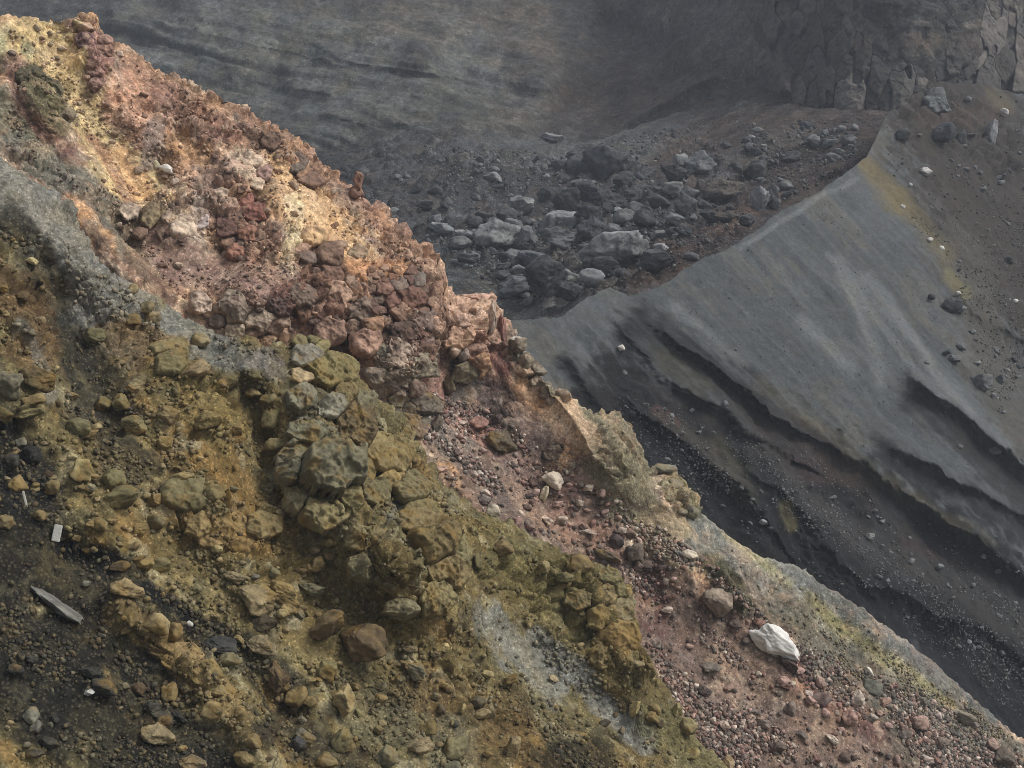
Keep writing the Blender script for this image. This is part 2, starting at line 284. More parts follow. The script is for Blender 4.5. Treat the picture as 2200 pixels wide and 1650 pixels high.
# ---- near hillside: ochre slope below the camera's left
A1_CREST = [(-420, -60), (-120, 215), (0, 330), (130, 430), (250, 590), (370, 668), (480, 722), (560, 742), (640, 726), (700, 745), (800, 832), (880, 925), (930, 1012), (1000, 1085), (1150, 1152), (1325, 1232), (1362, 1320), (1380, 1405), (1440, 1500), (1480, 1575), (1560, 1655), (1720, 1830), (1950, 2060)]
dA1 = plane_depth((0.6, -0.35, 0.8), 0, 1650, 35.0)
def formA1(V, px, py, N):
    h = 0.55 * fbm(V * 0.16, 3, 1)
    # spurs and runnels down the slope
    for pts, r, H in [([(560, 760), (700, 900), (720, 1050), (840, 1200), (960, 1300)], 95, 2.0), ([(1290, 1240), (1330, 1350), (1350, 1420)], 60, 1.0),
                      ([(870, 1190)], 95, 1.9), ([(380, 780), (460, 880), (450, 1060), (520, 1150)], 90, 0.8), ([(0, 360), (150, 520), (260, 640)], 70, 0.7),
                      ([(270, 1290), (420, 1420), (510, 1530), (560, 1640)], 55, 0.7), ([(150, 1180), (330, 1290), (480, 1400), (620, 1530)], 42, -0.6),
                      ([(100, 560), (170, 760), (230, 900)], 60, -0.7), ([(540, 860), (570, 980), (600, 1050)], 40, -0.6), ([(1030, 1300), (1180, 1440), (1330, 1590)], 70, -0.7),
                      ([(0, 1180), (200, 1330), (380, 1500)], 80, -0.4), ([(1230, 1630)], 75, 0.9), ([(20, 850)], 90, 0.5)]:
        h = h + H * np.exp(-(pdist(px, py, pts) / r) ** 2)
    for row in ROCKS1:                           # soil banked up round each boulder
        x, y, w_, h_ = row[:4]; r = 0.75 * max(w_, h_)
        k = np.where((np.abs(px - x) < 2.2 * r) & (np.abs(py - y) < 2.2 * r))[0]
        h[k] += 0.0042 * r * np.exp(-(((px[k] - x) / r) ** 2 + ((py[k] - y) / r) ** 2) * 1.6)
    return h
def relA1(V, px, py, N):
    h = 0.24 * fbm(V * 0.7, 4, 2) + 0.13 * fbm(V * 2.2, 5, 3, 0.65) - 0.16 * np.abs(fbm(V * 1.1, 4, 7, 0.6))
    rk = np.zeros(len(V))
    for pts, r in [([(1090, 1230), (1240, 1300), (1190, 1350)], 55), ([(1310, 1240), (1340, 1330), (1320, 1400)], 62), ([(700, 760), (700, 900), (760, 1080)], 70), ([(860, 1190)], 105), ([(440, 870)], 85), ([(400, 1060), (500, 1140), (570, 1120)], 70),
                   ([(330, 1350), (460, 1450), (480, 1520)], 45), ([(150, 430), (240, 560)], 25), ([(1160, 1330)], 40), ([(40, 640), (60, 720)], 50), ([(300, 690)], 50), ([(1220, 1240)], 50), ([(860, 900), (900, 1000)], 40)]:
        rk = np.maximum(rk, mask(px, py, pts, r, 0.4, 0.2 * fbm(V * 0.5, 2, 8)))
    rk = np.maximum(rk, 0.7 * smooth(0.15, 0.45, fbm(V * 0.25, 3, 12)) * smooth(380, 560, py - 0.15 * px))
    m = rk > 0.01
    if m.any(): h[m] += rk[m] * blocky(V[m], 0.75, 0.5, 4) + rk[m] * 0.12 * fbm(V[m] * 2.2, 4, 9)
    # loose ground: stones proud of the soil
    F1, F2, R = worley(V * 3.2, 21); h = h + 0.07 * np.where(R > 0.55, smooth(0.55, 0.1, F1), 0) * (1 - rk) * smooth(-0.3, 0.4, fbm(V * 0.35, 3, 33))
    F1, F2, R = worley(V * 6.0, 22); h = h + 0.06 * np.where(R > 0.35, smooth(0.55, 0.1, F1), 0) * (1 - 0.6 * rk)
    return h
OCHRE = (110, 94, 51)
paA1 = [((124, 121, 111), 78, .92, [(-100, 250), (0, 370), (100, 470), (200, 590), (280, 690)]), ((116, 116, 108), 36, .85, [(375, 690), (470, 745), (545, 775)]), ((112, 104, 94), 30, .6, [(560, 770), (590, 800)]),
  ((52, 51, 44), 42, .85, [(20, 470), (110, 630), (165, 790), (190, 900)]), ((44, 42, 35), 58, .85, [(150, 740), (200, 820), (260, 900)]), ((100, 76, 45), 58, .8, [(-40, 600), (50, 680), (80, 750)]), ((118, 116, 106), 14, .7, [(40, 690), (90, 780), (110, 850)]),
  ((25, 25, 24), 76, 1, [(-40, 940), (40, 1000), (70, 1070), (40, 1140)]), ((33, 32, 28), 74, .95, [(-60, 1140), (120, 1230), (280, 1320), (400, 1410)]), ((22, 22, 21), 30, 1, [(140, 1170), (300, 1255), (430, 1345), (520, 1400)]),
  ((32, 31, 26), 138, 1, [(-60, 1330), (120, 1460), (300, 1580), (430, 1720)]), ((34, 33, 29), 40, .8, [(480, 1370), (560, 1440), (630, 1490)]), ((38, 35, 29), 50, .8, [(600, 1560), (760, 1650)]), ((60, 55, 40), 40, .7, [(250, 950), (300, 1010), (220, 960)]),
  ((128, 106, 60), 36, .8, [(265, 1315), (330, 1350), (420, 1440), (500, 1530)]), ((126, 94, 38), 36, .75, [(400, 1130), (560, 1160)]), ((118, 88, 38), 44, .7, [(260, 715), (330, 740)]), ((128, 112, 60), 70, .6, [(440, 850), (470, 900)]), ((122, 92, 36), 26, .6, [(470, 1010), (520, 1100)]), ((120, 90, 36), 20, .6, [(920, 1340), (960, 1370)]),
  ((122, 122, 112), 34, .85, [(1045, 1320), (1130, 1430), (1180, 1480)]), ((124, 124, 116), 26, .85, [(1150, 1370), (1230, 1440), (1310, 1510), (1390, 1600)]), ((84, 70, 42), 60, .6, [(900, 1480), (1050, 1600)]), ((78, 62, 32), 34, .75, [(1090, 1500), (1130, 1600)]), ((34, 31, 18), 58, .9, [(1200, 1630), (1270, 1640)]), ((106, 100, 62), 50, .7, [(1420, 1560), (1520, 1640)]), ((116, 100, 48), 50, .5, [(1120, 1240), (1240, 1300)]), ((90, 84, 44), 70, .5, [(1080, 1180), (1250, 1290)]), ((112, 112, 100), 16, .5, [(870, 1090), (840, 1100)]),
  ((88, 88, 70), 40, .6, [(660, 860), (690, 1020)]), ((70, 62, 40), 40, .5, [(750, 1420), (850, 1540)]), ((96, 92, 68), 60, .5, [(800, 1540), (950, 1600)])]
mat_near = ground_material('ochre_soil', 9.0, 0.06, 0.45, (0.40, 0.35, 0.22), 0.75)
A1 = sheet('hillside', dA1, A1_CREST, lambda u, c: np.maximum(1950, c + 120), -420, 1800, 600, 400, formA1, relA1, paA1, OCHRE, mat_near, back=18, back_len=16, streak=(0.25, 1.6), mottle=[((98, 90, 56), .28, -.05, .8), ((136, 120, 72), .5, .15, .7), ((78, 70, 44), .4, .25, .7), ((130, 100, 46), .35, .2, .7), ((142, 132, 98), 1.1, .2, .7), ((64, 58, 42), 1.3, .3, .6)], mot2=.32)

# ---- coloured ridge, red scree gully and ash spur behind it
A2_CREST = [(-450, 30), (0, 34), (150, 42), (178, 28), (204, 38), (216, 64), (340, 142), (440, 192), (520, 217), (560, 247), (650, 302), (700, 347), (745, 388), (790, 424), (835, 448), (880, 503), (945, 548), (960, 600), (985, 640), (1060, 634), (1092, 692), (1120, 738), (1150, 778), (1200, 832), (1262, 882), (1332, 886), (1370, 932), (1395, 1000), (1450, 1006), (1495, 1062), (1512, 1112), (1600, 1182), (1720, 1226), (1850, 1312), (2000, 1422), (2100, 1512), (2200, 1602), (2560, 1920)]
a1c = np.asarray(A1_CREST, float)
dA2 = plane_depth((0.45, -0.6, 0.66), 370, 660, 66.0)
def formA2(V, px, py, N):
    edge = np.interp(px, *np.asarray(A2_CREST, float).T); ce = smooth(0, 45, py - edge)
    h = 0.75 * fbm(V * 0.12, 3, 41)
    for pts, r, H in [([(620, 610), (800, 640), (880, 720)], 110, 2.2), ([(850, 790)], 80, 1.6), ([(1010, 680)], 70, 1.6), ([(560, 400), (640, 520)], 85, 1.4), ([(380, 470), (440, 440)], 70, 0.9), ([(520, 660)], 80, 1.0),
                      ([(960, 850), (1150, 1010), (1400, 1300), (1560, 1480)], 110, -1.3), ([(330, 380), (320, 520)], 60, -0.8), ([(130, 120), (200, 280), (280, 420)], 55, -0.9), ([(580, 330), (550, 430)], 26, -1.1),
                      ([(1290, 930), (1340, 1030)], 60, 1.0), ([(1460, 1060)], 45, 0.7), ([(70, 200), (130, 270)], 38, 0.8), ([(200, 120)], 34, 0.7), ([(60, 380), (200, 480), (290, 590)], 45, 0.9), ([(360, 220), (480, 300)], 40, 0.5), ([(1560, 1250), (1600, 1290)], 30, 0.6)]:
        h = h + H * np.exp(-(pdist(px, py, pts) / r) ** 2) * (0.5 + 0.5 * ce)
    for pts, H, wr, wl in [([(1150, 800), (1230, 900), (1280, 980)], 0.6, 40, 20)]:
        h = h + ridge_step(px, py, pts, H, wr, wl, 6 * fbm(V * 0.6, 2, 61))
    return h
def relA2(V, px, py, N):
    edge = np.interp(px, *np.asarray(A2_CREST, float).T); ce = smooth(0, 45, py - edge)
    scr = mask(px, py, [(960, 860), (1150, 1010), (1400, 1280), (1700, 1500), (2100, 1700)], 150); ash = mask(px, py, [(1540, 1170), (1800, 1370), (2100, 1600)], 75)
    flow = np.zeros(len(V))
    for pts, r in [([(50, 70), (140, 160), (220, 310), (290, 410)], 55), ([(340, 520), (450, 580), (590, 605)], 48), ([(330, 265), (320, 340), (300, 430)], 30), ([(640, 420), (710, 480), (740, 550)], 40), ([(580, 330), (570, 420)], 18), ([(260, 130), (340, 200)], 30), ([(930, 850), (1010, 910)], 60), ([(1210, 890), (1250, 940)], 40)]: flow = np.maximum(flow, mask(px, py, pts, r, 0.4, 0.3 * fbm(V * 0.4, 3, 37)))
    sm = 1 - 0.75 * np.maximum(np.maximum(scr, ash), flow)
    h = 0.40 * fbm(V * 0.5, 4, 42) * (0.35 + 0.65 * ce) + 0.26 * fbm(V * 1.5, 5, 43, 0.65) * sm - 0.3 * np.abs(fbm(V * 0.8, 4, 38, 0.6)) * sm
    wb = 0.25 * fbm(V * 0.45, 3, 48)
    rk = np.zeros(len(V))
    for pts, r in [([(640, 620), (780, 650), (900, 620), (900, 740)], 75), ([(850, 800)], 65), ([(985, 665), (1060, 690), (1010, 740)], 48), ([(520, 640), (570, 690)], 60), ([(1300, 930), (1335, 1000)], 36), ([(1450, 1040), (1490, 1090)], 35), ([(480, 430), (560, 500), (680, 500), (720, 560)], 75), ([(380, 480), (300, 460)], 45),
                   ([(540, 340)], 50), ([(330, 190), (420, 260), (500, 300), (560, 300)], 42), ([(640, 330), (700, 400)], 40), ([(200, 110), (205, 180)], 34), ([(60, 180), (130, 260)], 36), ([(860, 520), (920, 580)], 45), ([(1120, 760), (1180, 840)], 32), ([(1550, 1230), (1610, 1300)], 26), ([(1200, 980)], 30), ([(180, 45)], 30), ([(30, 330), (220, 430), (300, 520)], 22), ([(750, 480)], 40), ([(1080, 860), (1060, 830)], 40)]:
        rk = np.maximum(rk, mask(px, py, pts, r, 0.35, wb))
    rk = np.maximum(rk, 0.75 * smooth(26, 8, np.abs(py - edge - 8)) * (px < 1500)); rk = np.maximum(rk, smooth(0.15, 0.45, fbm(V * 0.22, 3, 47)) * 0.4 * (1 - np.maximum(scr, ash)) * smooth(1150, 1050, px)); rk = rk * (1 - 0.85 * flow)
    m = rk > 0.01
    h[m] += rk[m] * (blocky(V[m], 1.0, 0.55, 44, (1, 1, 1.15)) + 0.35 * blocky(V[m], 0.45, 0.5, 45) + 0.16 * fbm(V[m] * 1.6, 4, 49))
    F1, F2, R = worley(V * 2.2, 23); h = h + 0.12 * np.where(R > 0.6, smooth(0.5, 0.1, F1), 0) * (1 - rk) * smooth(-0.25, 0.35, fbm(V * 0.3, 3, 34))
    return h
paA2 = [((190, 160, 108), 58, .92, [(40, 70), (120, 95), (150, 170), (200, 260), (240, 340), (290, 410)]), ((152, 147, 112), 48, .9, [(-60, 60), (20, 110)]), ((112, 112, 92), 62, .9, [(-40, 210), (50, 290)]), ((48, 46, 41), 22, .9, [(-20, 150), (4, 150)]), ((98, 58, 54), 20, .75, [(38, 125), (48, 210), (85, 275), (135, 330)]), ((92, 86, 56), 32, .85, [(75, 175), (130, 255)]),
  ((152, 106, 98), 27, .9, [(205, 80), (212, 130), (200, 175)]), ((172, 128, 98), 34, .8, [(240, 85), (330, 165), (430, 230), (540, 340)]), ((182, 132, 106), 50, .8, [(260, 180), (330, 260)]), ((128, 80, 66), 17, .7, [(200, 300), (240, 360), (285, 430)]), ((188, 142, 96), 24, .85, [(250, 320), (310, 420)]), ((136, 116, 108), 20, .8, [(335, 265), (318, 345)]), ((124, 84, 72), 30, .7, [(345, 195), (420, 260), (490, 285)]),
  ((104, 105, 92), 34, .9, [(-60, 260), (70, 335), (150, 390), (230, 445), (285, 525)]), ((196, 152, 104), 72, .85, [(590, 370), (650, 430), (700, 500), (745, 560)]), ((205, 180, 138), 26, .8, [(635, 440), (640, 510), (605, 580)]), ((192, 168, 148), 38, .75, [(530, 350)]), ((182, 162, 148), 26, .75, [(440, 410), (415, 490)]), ((152, 112, 92), 34, .75, [(560, 262), (650, 332), (745, 402), (850, 482), (920, 562), (955, 600)]), ((132, 94, 78), 50, .75, [(470, 430), (550, 490), (530, 560)]), ((190, 140, 92), 22, .6, [(380, 300), (440, 340)]),
  ((138, 106, 94), 56, .9, [(330, 520), (420, 575), (520, 605), (600, 600)]), ((112, 92, 72), 22, .8, [(250, 460), (320, 580), (365, 645)]), ((86, 62, 60), 13, .8, [(320, 590), (370, 650)]), ((112, 74, 64), 58, .9, [(640, 640), (700, 690), (745, 755)]), ((98, 66, 57), 58, .9, [(690, 600), (800, 620), (900, 640), (895, 720)]), ((184, 128, 84), 26, .85, [(770, 575), (860, 580)]), ((182, 140, 116), 56, .9, [(980, 670), (1050, 690), (1010, 750)]), ((116, 66, 56), 36, .85, [(1050, 760), (1065, 810)]), ((120, 112, 96), 58, .85, [(840, 800), (880, 830)]), ((150, 112, 80), 14, .8, [(800, 680), (790, 780)]),
  ((152, 106, 92), 50, .95, [(925, 840), (1000, 900), (1100, 985), (1200, 1065)]), ((104, 100, 92), 32, .9, [(905, 890), (1000, 980), (1080, 1055)]), ((92, 79, 74), 42, .85, [(1000, 820), (1080, 890), (1170, 960)]), ((88, 86, 84), 34, .8, [(1000, 820)]), ((104, 84, 75), 125, .9, [(1080, 1070), (1300, 1250), (1500, 1420), (1700, 1570), (1900, 1680)]), ((96, 60, 54), 28, .7, [(1395, 1250), (1400, 1350)]), ((98, 60, 53), 30, .7, [(1700, 1440), (1790, 1510), (1900, 1585)]), ((150, 112, 96), 30, .6, [(1200, 1110), (1330, 1190)]),
  ((118, 109, 84), 60, .9, [(1285, 915), (1330, 980), (1350, 1070)]), ((186, 150, 116), 38, .85, [(1190, 870), (1250, 930)]), ((128, 120, 100), 26, .8, [(1120, 760), (1170, 830)]), ((122, 114, 80), 38, .9, [(1440, 1040), (1485, 1090)]), ((152, 132, 98), 40, .9, [(1400, 1120), (1480, 1165), (1560, 1225)]), ((122, 124, 116), 58, .95, [(1530, 1160), (1650, 1260), (1800, 1360), (1950, 1480), (2100, 1600)]), ((122, 124, 116), 40, .9, [(1520, 1120), (1620, 1195), (1720, 1240), (1860, 1330), (2060, 1480)]), ((152, 142, 92), 12, .6, [(1560, 1150), (1640, 1215), (1690, 1255)], .9), ((128, 116, 62), 20, .75, [(1740, 1290), (1850, 1375), (1960, 1455), (2090, 1540)], .95),
  ((100, 103, 99), 22, .85, [(1750, 1255), (1900, 1365), (2050, 1485), (2180, 1610)]), ((100, 96, 80), 46, .8, [(1640, 1300), (1800, 1420), (1950, 1540)]), ((74, 70, 44), 24, .85, [(1520, 1215), (1600, 1290)]), ((88, 84, 72), 60, .7, [(1950, 1600), (2150, 1660)])]
mat_ridge = ground_material('iron_stained_soil', 7.0, 0.08, 0.45, (0.55, 0.42, 0.34), 0.7)
A2 = sheet('ridge', dA2, A2_CREST, lambda u, c: np.maximum(np.interp(u, a1c[:, 0], a1c[:, 1]) + 190, c + 150), -450, 2560, 820, 225, formA2, relA2, [((min(250, c[0] * 1.05), c[1] * 1.08, c[2] * 1.06) if c[0] - c[2] > 26 else (c[0], c[1] * .985, c[2] * .97), *q) for c, *q in paA2], (156, 122, 98), mat_ridge, back=18, back_len=24, streak=(0.15, 1.1), mottle=[((188, 150, 118), .3, -.05, .85), ((116, 88, 74), .4, .15, .7), ((210, 188, 156), .8, .08, .85), ((82, 64, 54), .8, .12, .85), ((198, 150, 100), .5, .2, .7), ((120, 108, 98), 1.2, .2, .7)], mot2=0.45)

# ---- grey ash fan and black gullies
B_CREST = [(850, 720), (1090, 692), (1200, 682), (1260, 642), (1310, 617), (1350, 637), (1420, 614), (1500, 560), (1580, 527), (1680, 452), (1750, 417), (1830, 362), (1862, 337), (1885, 287), (1905, 245), (1960, 207), (2011, 178), (2100, 176), (2153, 192), (2200, 203), (2600, 240)]
a2c = np.asarray(A2_CREST, float)
dB = plane_depth((0.5, -0.45, 0.74), 1100, 700, 115.0)
SPURS = [([(1355, 640), (1380, 672), (1450, 727), (1530, 774), (1580, 812), (1630, 842), (1665, 882), (1725, 922), (1800, 966), (1865, 1006), (1920, 1050), (1980, 1086), (2040, 1126), (2100, 1152), (2220, 1260), (2400, 1400)], 3.0, 90, 20),
  ([(1925, 795), (1995, 837), (2050, 872), (2105, 922), (2160, 957), (2220, 1015), (2400, 1170)], 3.2, 70, 22), ([(1875, 958), (1945, 977), (2000, 999), (2050, 1027), (2110, 1057), (2210, 1118), (2400, 1240)], 2.4, 60, 16),
  ([(1310, 660), (1332, 697), (1380, 757), (1420, 807), (1490, 842), (1560, 882), (1600, 922), (1650, 957), (1700, 985)], 1.6, 55, 20), ([(1205, 750), (1226, 777), (1272, 842), (1300, 880)], 1.1, 40, 16),
  ([(1320, 835), (1380, 882), (1450, 927), (1525, 992), (1600, 1052), (1640, 1110)], 2.1, 60, 26), ([(1565, 930), (1625, 1022), (1675, 1052), (1716, 1092), (1766, 1157), (1822, 1212), (1880, 1252), (1950, 1267), (2025, 1312), (2125, 1352), (2230, 1440), (2400, 1560)], 2.6, 90, 30),
  ([(1730, 1020), (1780, 1052), (1850, 1092)], 0.6, 40, 16), ([(2030, 1090), (2060, 1113), (2130, 1162), (2210, 1217), (2400, 1350)], 0.7, 40, 12), ([(2045, 620), (2100, 660), (2200, 720), (2330, 830)], 1.2, 60, 26)]
RILLS = [([(1700, 470), (1800, 600), (1900, 720), (1990, 830)], 9, .9), ([(1790, 560), (1880, 650), (1960, 740), (2010, 830)], 7, 1.0), ([(1830, 480), (1880, 590), (1950, 690)], 10, .9), ([(1620, 510), (1720, 640), (1830, 760), (1890, 860)], 7, .7), ([(1740, 570), (1830, 690), (1870, 800), (1880, 880)], 12, 1.3), ([(1540, 560), (1640, 680), (1760, 800)], 6, .6), ([(1440, 620), (1540, 700), (1640, 790)], 6, .5), ([(1190, 730), (1270, 810), (1340, 870)], 7, .7), ([(1150, 700), (1200, 760)], 6, .5), ([(1900, 480), (1990, 640), (2060, 760), (2130, 880)], 10, .8)]
def formB(V, px, py, N):
    j = 9 * fbm(V * 0.16, 3, 71) + 5 * fbm(V * 0.7, 3, 72); amp = 1 + 0.45 * fbm(V * 0.07, 2, 70)
    h = 0.9 * fbm(V * 0.05, 3, 73)
    for pts, H, wr, wl in SPURS: h = h + 0.8 * amp * ridge_step(px, py, pts, H, wr, wl * 1.25, j + 4 * fbm(V * 2.2, 3, 68))
    jr = 4 * fbm(V * 0.25, 2, 75)
    for pts, r, H in RILLS: h = h + ridge_step(px + jr, py, pts, 0.42 * H * (1 + 0.6 * fbm(V * 0.06, 2, 66)), 60, 20, None, (0.3, 0.35))
    return h
def relB(V, px, py, N):
    edge = np.interp(px, *np.asarray(B_CREST, float).T); ce = smooth(0, 60, py - edge)
    dk = mask(px, py, [(1400, 950), (1600, 1060), (1800, 1130), (2000, 1230), (2300, 1420)], 170)
    h = (0.10 + 0.25 * dk) * fbm(V * 0.3, 4, 74) * (0.2 + 0.8 * ce) + (0.03 + 0.09 * dk) * fbm(V * 1.2, 4, 79, 0.6)
    g = np.array([0, 0, -1.0]); nm = N.mean(0); nm /= np.linalg.norm(nm); td = g - (g @ nm) * nm; td /= np.linalg.norm(td); cdv = np.cross(nm, td)
    S = np.c_[V @ td * 0.02, V @ cdv * 0.35, np.zeros(len(V))]
    h = h - (0.34 * np.abs(fbm(S, 3, 76)) + 0.12 * fbm(np.c_[V @ td * 0.05, V @ cdv * 1.1, np.zeros(len(V))], 3, 69)) * ce
    rg = np.maximum(mask(px, py, [(1500, 1100), (1700, 1000), (1900, 1150), (2100, 1280), (2300, 1400)], 170), mask(px, py, [(2000, 250), (2120, 400), (2180, 560), (2300, 700)], 130))
    F1, F2, R = worley(V * 0.9, 24); h = h + rg * (0.28 * np.where(R > 0.5, smooth(0.5, 0.1, F1), 0) + 0.25 * fbm(V * 0.5, 4, 77))
    rb = mask(px, py, [(1990, 240), (2120, 290), (2180, 330)], 60); m = rb > 0.01
    h[m] += rb[m] * blocky(V[m], 3.2, 1.6, 78)
    return h
FAN = (68, 72, 73); BLK = (27, 27, 29)  # BLK: black cinder, with shade under the spur edges painted into the bands
paB = [((70, 68, 66), 60, .8, [(1980, 420), (2060, 600), (2140, 760), (2240, 860)]), ((52, 46, 40), 150, .95, [(2030, 230), (2120, 380), (2190, 520), (2350, 700)]), ((70, 67, 60), 55, .8, [(2060, 540), (2110, 700), (2150, 840), (2230, 940)]), ((108, 94, 54), 24, .65, [(1862, 350), (1895, 400), (1930, 440)], .7), ((96, 86, 54), 20, .6, [(1930, 430), (1985, 490), (2030, 550)], .9), ((104, 98, 62), 16, .6, [(2040, 590), (2070, 630)]), ((72, 58, 49), 26, .5, [(2000, 260), (2140, 240)]), ((92, 82, 54), 16, .5, [(2130, 200), (2160, 230)]),
  ((29, 28, 28), 105, 1, [(1340, 860), (1480, 960), (1600, 1010), (1700, 1060), (1850, 1100), (2010, 1190), (2300, 1400)]), ((22, 22, 22), 160, 1, [(1480, 1080), (1600, 1130), (1750, 1180), (1900, 1230), (2100, 1330), (2350, 1520)]),
  ((58, 58, 58), 30, .5, [(1680, 985), (1750, 1080), (1830, 1150), (1960, 1230)]), ((58, 58, 57), 26, .5, [(1900, 1130), (2050, 1230), (2200, 1330)]),
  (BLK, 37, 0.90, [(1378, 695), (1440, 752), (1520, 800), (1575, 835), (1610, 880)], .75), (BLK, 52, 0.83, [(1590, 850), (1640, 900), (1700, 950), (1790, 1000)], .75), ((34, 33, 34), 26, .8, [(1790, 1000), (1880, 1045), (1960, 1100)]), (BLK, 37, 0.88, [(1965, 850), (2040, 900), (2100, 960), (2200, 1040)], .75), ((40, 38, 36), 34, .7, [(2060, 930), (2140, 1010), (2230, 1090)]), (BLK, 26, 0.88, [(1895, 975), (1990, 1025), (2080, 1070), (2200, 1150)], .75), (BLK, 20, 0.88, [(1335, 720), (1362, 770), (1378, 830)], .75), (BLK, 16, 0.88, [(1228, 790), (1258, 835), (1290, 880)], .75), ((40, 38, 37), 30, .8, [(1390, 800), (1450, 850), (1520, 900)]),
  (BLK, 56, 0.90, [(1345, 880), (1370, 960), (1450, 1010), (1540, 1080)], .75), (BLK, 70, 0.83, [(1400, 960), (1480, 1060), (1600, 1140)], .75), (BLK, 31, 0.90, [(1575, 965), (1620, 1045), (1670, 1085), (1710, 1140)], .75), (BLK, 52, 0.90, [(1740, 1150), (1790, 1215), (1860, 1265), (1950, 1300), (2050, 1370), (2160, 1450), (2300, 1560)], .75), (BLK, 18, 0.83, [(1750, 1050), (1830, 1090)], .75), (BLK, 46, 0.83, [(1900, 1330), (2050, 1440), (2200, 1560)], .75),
  ((86, 83, 52), 18, 0.32, [(1430, 770), (1480, 800), (1510, 830)], .9), ((78, 76, 56), 22, 0.32, [(1540, 960), (1570, 1000), (1610, 1060)], .9), ((80, 74, 44), 16, .7, [(1690, 1090), (1700, 1130)]), ((84, 76, 54), 22, 0.32, [(1640, 830), (1740, 900), (1820, 950)], .9), ((80, 74, 46), 18, 0.32, [(1830, 985), (1900, 1040), (1960, 1080)], .9), ((74, 68, 48), 14, .35, [(1960, 1070), (2050, 1130), (2110, 1170)]), ((60, 42, 40), 26, .5, [(1700, 1000), (1750, 1010), (1830, 1010)]), ((62, 42, 40), 18, .5, [(1955, 1165), (1990, 1185), (2060, 1200)]), ((62, 42, 40), 14, .5, [(1880, 1085)]), ((78, 46, 42), 12, .6, [(1415, 885), (1450, 905)]),
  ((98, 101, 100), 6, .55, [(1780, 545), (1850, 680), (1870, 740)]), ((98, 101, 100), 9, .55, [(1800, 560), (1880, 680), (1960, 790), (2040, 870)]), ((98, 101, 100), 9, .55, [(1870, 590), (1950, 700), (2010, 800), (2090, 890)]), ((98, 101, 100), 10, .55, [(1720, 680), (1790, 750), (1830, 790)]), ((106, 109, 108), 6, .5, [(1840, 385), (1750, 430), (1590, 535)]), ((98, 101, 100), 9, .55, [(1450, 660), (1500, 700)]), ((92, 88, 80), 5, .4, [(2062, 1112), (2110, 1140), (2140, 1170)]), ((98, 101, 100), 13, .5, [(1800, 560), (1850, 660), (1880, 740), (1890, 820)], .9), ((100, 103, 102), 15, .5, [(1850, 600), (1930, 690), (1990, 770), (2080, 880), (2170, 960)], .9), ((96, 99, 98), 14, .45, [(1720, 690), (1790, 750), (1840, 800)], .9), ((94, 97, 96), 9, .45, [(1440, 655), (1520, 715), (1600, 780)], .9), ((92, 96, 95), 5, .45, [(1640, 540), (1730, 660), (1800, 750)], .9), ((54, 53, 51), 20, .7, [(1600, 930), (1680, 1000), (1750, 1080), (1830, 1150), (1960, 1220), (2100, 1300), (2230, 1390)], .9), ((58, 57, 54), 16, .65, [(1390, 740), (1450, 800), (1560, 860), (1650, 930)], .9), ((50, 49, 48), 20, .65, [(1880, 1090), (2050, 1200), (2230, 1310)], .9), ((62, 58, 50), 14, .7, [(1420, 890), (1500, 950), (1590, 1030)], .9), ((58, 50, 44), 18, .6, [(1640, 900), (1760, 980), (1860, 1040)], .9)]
mat_ash = ground_material('volcanic_ash', 4.0, 0.06, 0.74, (0.30, 0.30, 0.29), 0.35, con=0.45)
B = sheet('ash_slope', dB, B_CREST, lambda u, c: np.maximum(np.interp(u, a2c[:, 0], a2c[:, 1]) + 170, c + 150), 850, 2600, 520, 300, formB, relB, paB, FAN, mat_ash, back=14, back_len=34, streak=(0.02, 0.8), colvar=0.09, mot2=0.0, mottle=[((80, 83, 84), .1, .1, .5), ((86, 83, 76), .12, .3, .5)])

# ---- talus bowl behind the ash crest
C_TOP = [(450, 330), (600, 330), (760, 318), (880, 290), (960, 275), (1050, 285), (1150, 300), (1300, 300), (1400, 262), (1500, 232), (1600, 215), (1700, 220), (1800, 238), (1900, 236), (2100, 230)]
dC = tps_depth([(1000, 620, 160), (1100, 680, 150), (1350, 625, 142), (1500, 555, 152), (1862, 335, 196), (1905, 245, 218), (800, 400, 205), (800, 480, 190), (1000, 450, 195), (1200, 300, 255), (1400, 250, 265), (1600, 230, 245), (1750, 220, 234), (1500, 400, 200), (1250, 500, 175), (600, 420, 225), (960, 270, 252), (600, 320, 262), (2100, 230, 222), (1200, 900, 115), (800, 800, 135), (1700, 750, 128), (2100, 500, 165)])
b_c = np.asarray(B_CREST, float)
def formC(V, px, py, N):
    h = 1.6 * fbm(V * 0.035, 3, 81) + 2.5 * np.exp(-(pdist(px, py, [(1000, 310)]) / 70) ** 2)
    for pts, H in [([(1850, 330), (1650, 420), (1450, 540)], 1.2), ([(1750, 320), (1600, 390), (1480, 460)], -1.5), ([(1700, 260), (1560, 330), (1400, 420)], 1.5)]: h = h + H * np.exp(-(pdist(px, py, pts) / 22) ** 2)
    return h
def relC(V, px, py, N):
    h = 0.7 * fbm(V * 0.12, 4, 82) + 0.3 * fbm(V * 0.5, 5, 83, 0.6)
    tb = mask(px, py, [(850, 420), (1050, 380), (1250, 420), (1500, 420), (1300, 560), (1100, 520)], 120)
    F1, F2, R = worley(V * 0.32, 84); h = h + tb * 1.1 * np.where(R > 0.45, smooth(0.55, 0.1, F1), 0)
    F1, F2, R = worley(V * 0.7, 85); h = h + (0.25 + tb) * 0.5 * np.where(R > 0.4, smooth(0.5, 0.1, F1), 0)
    return h
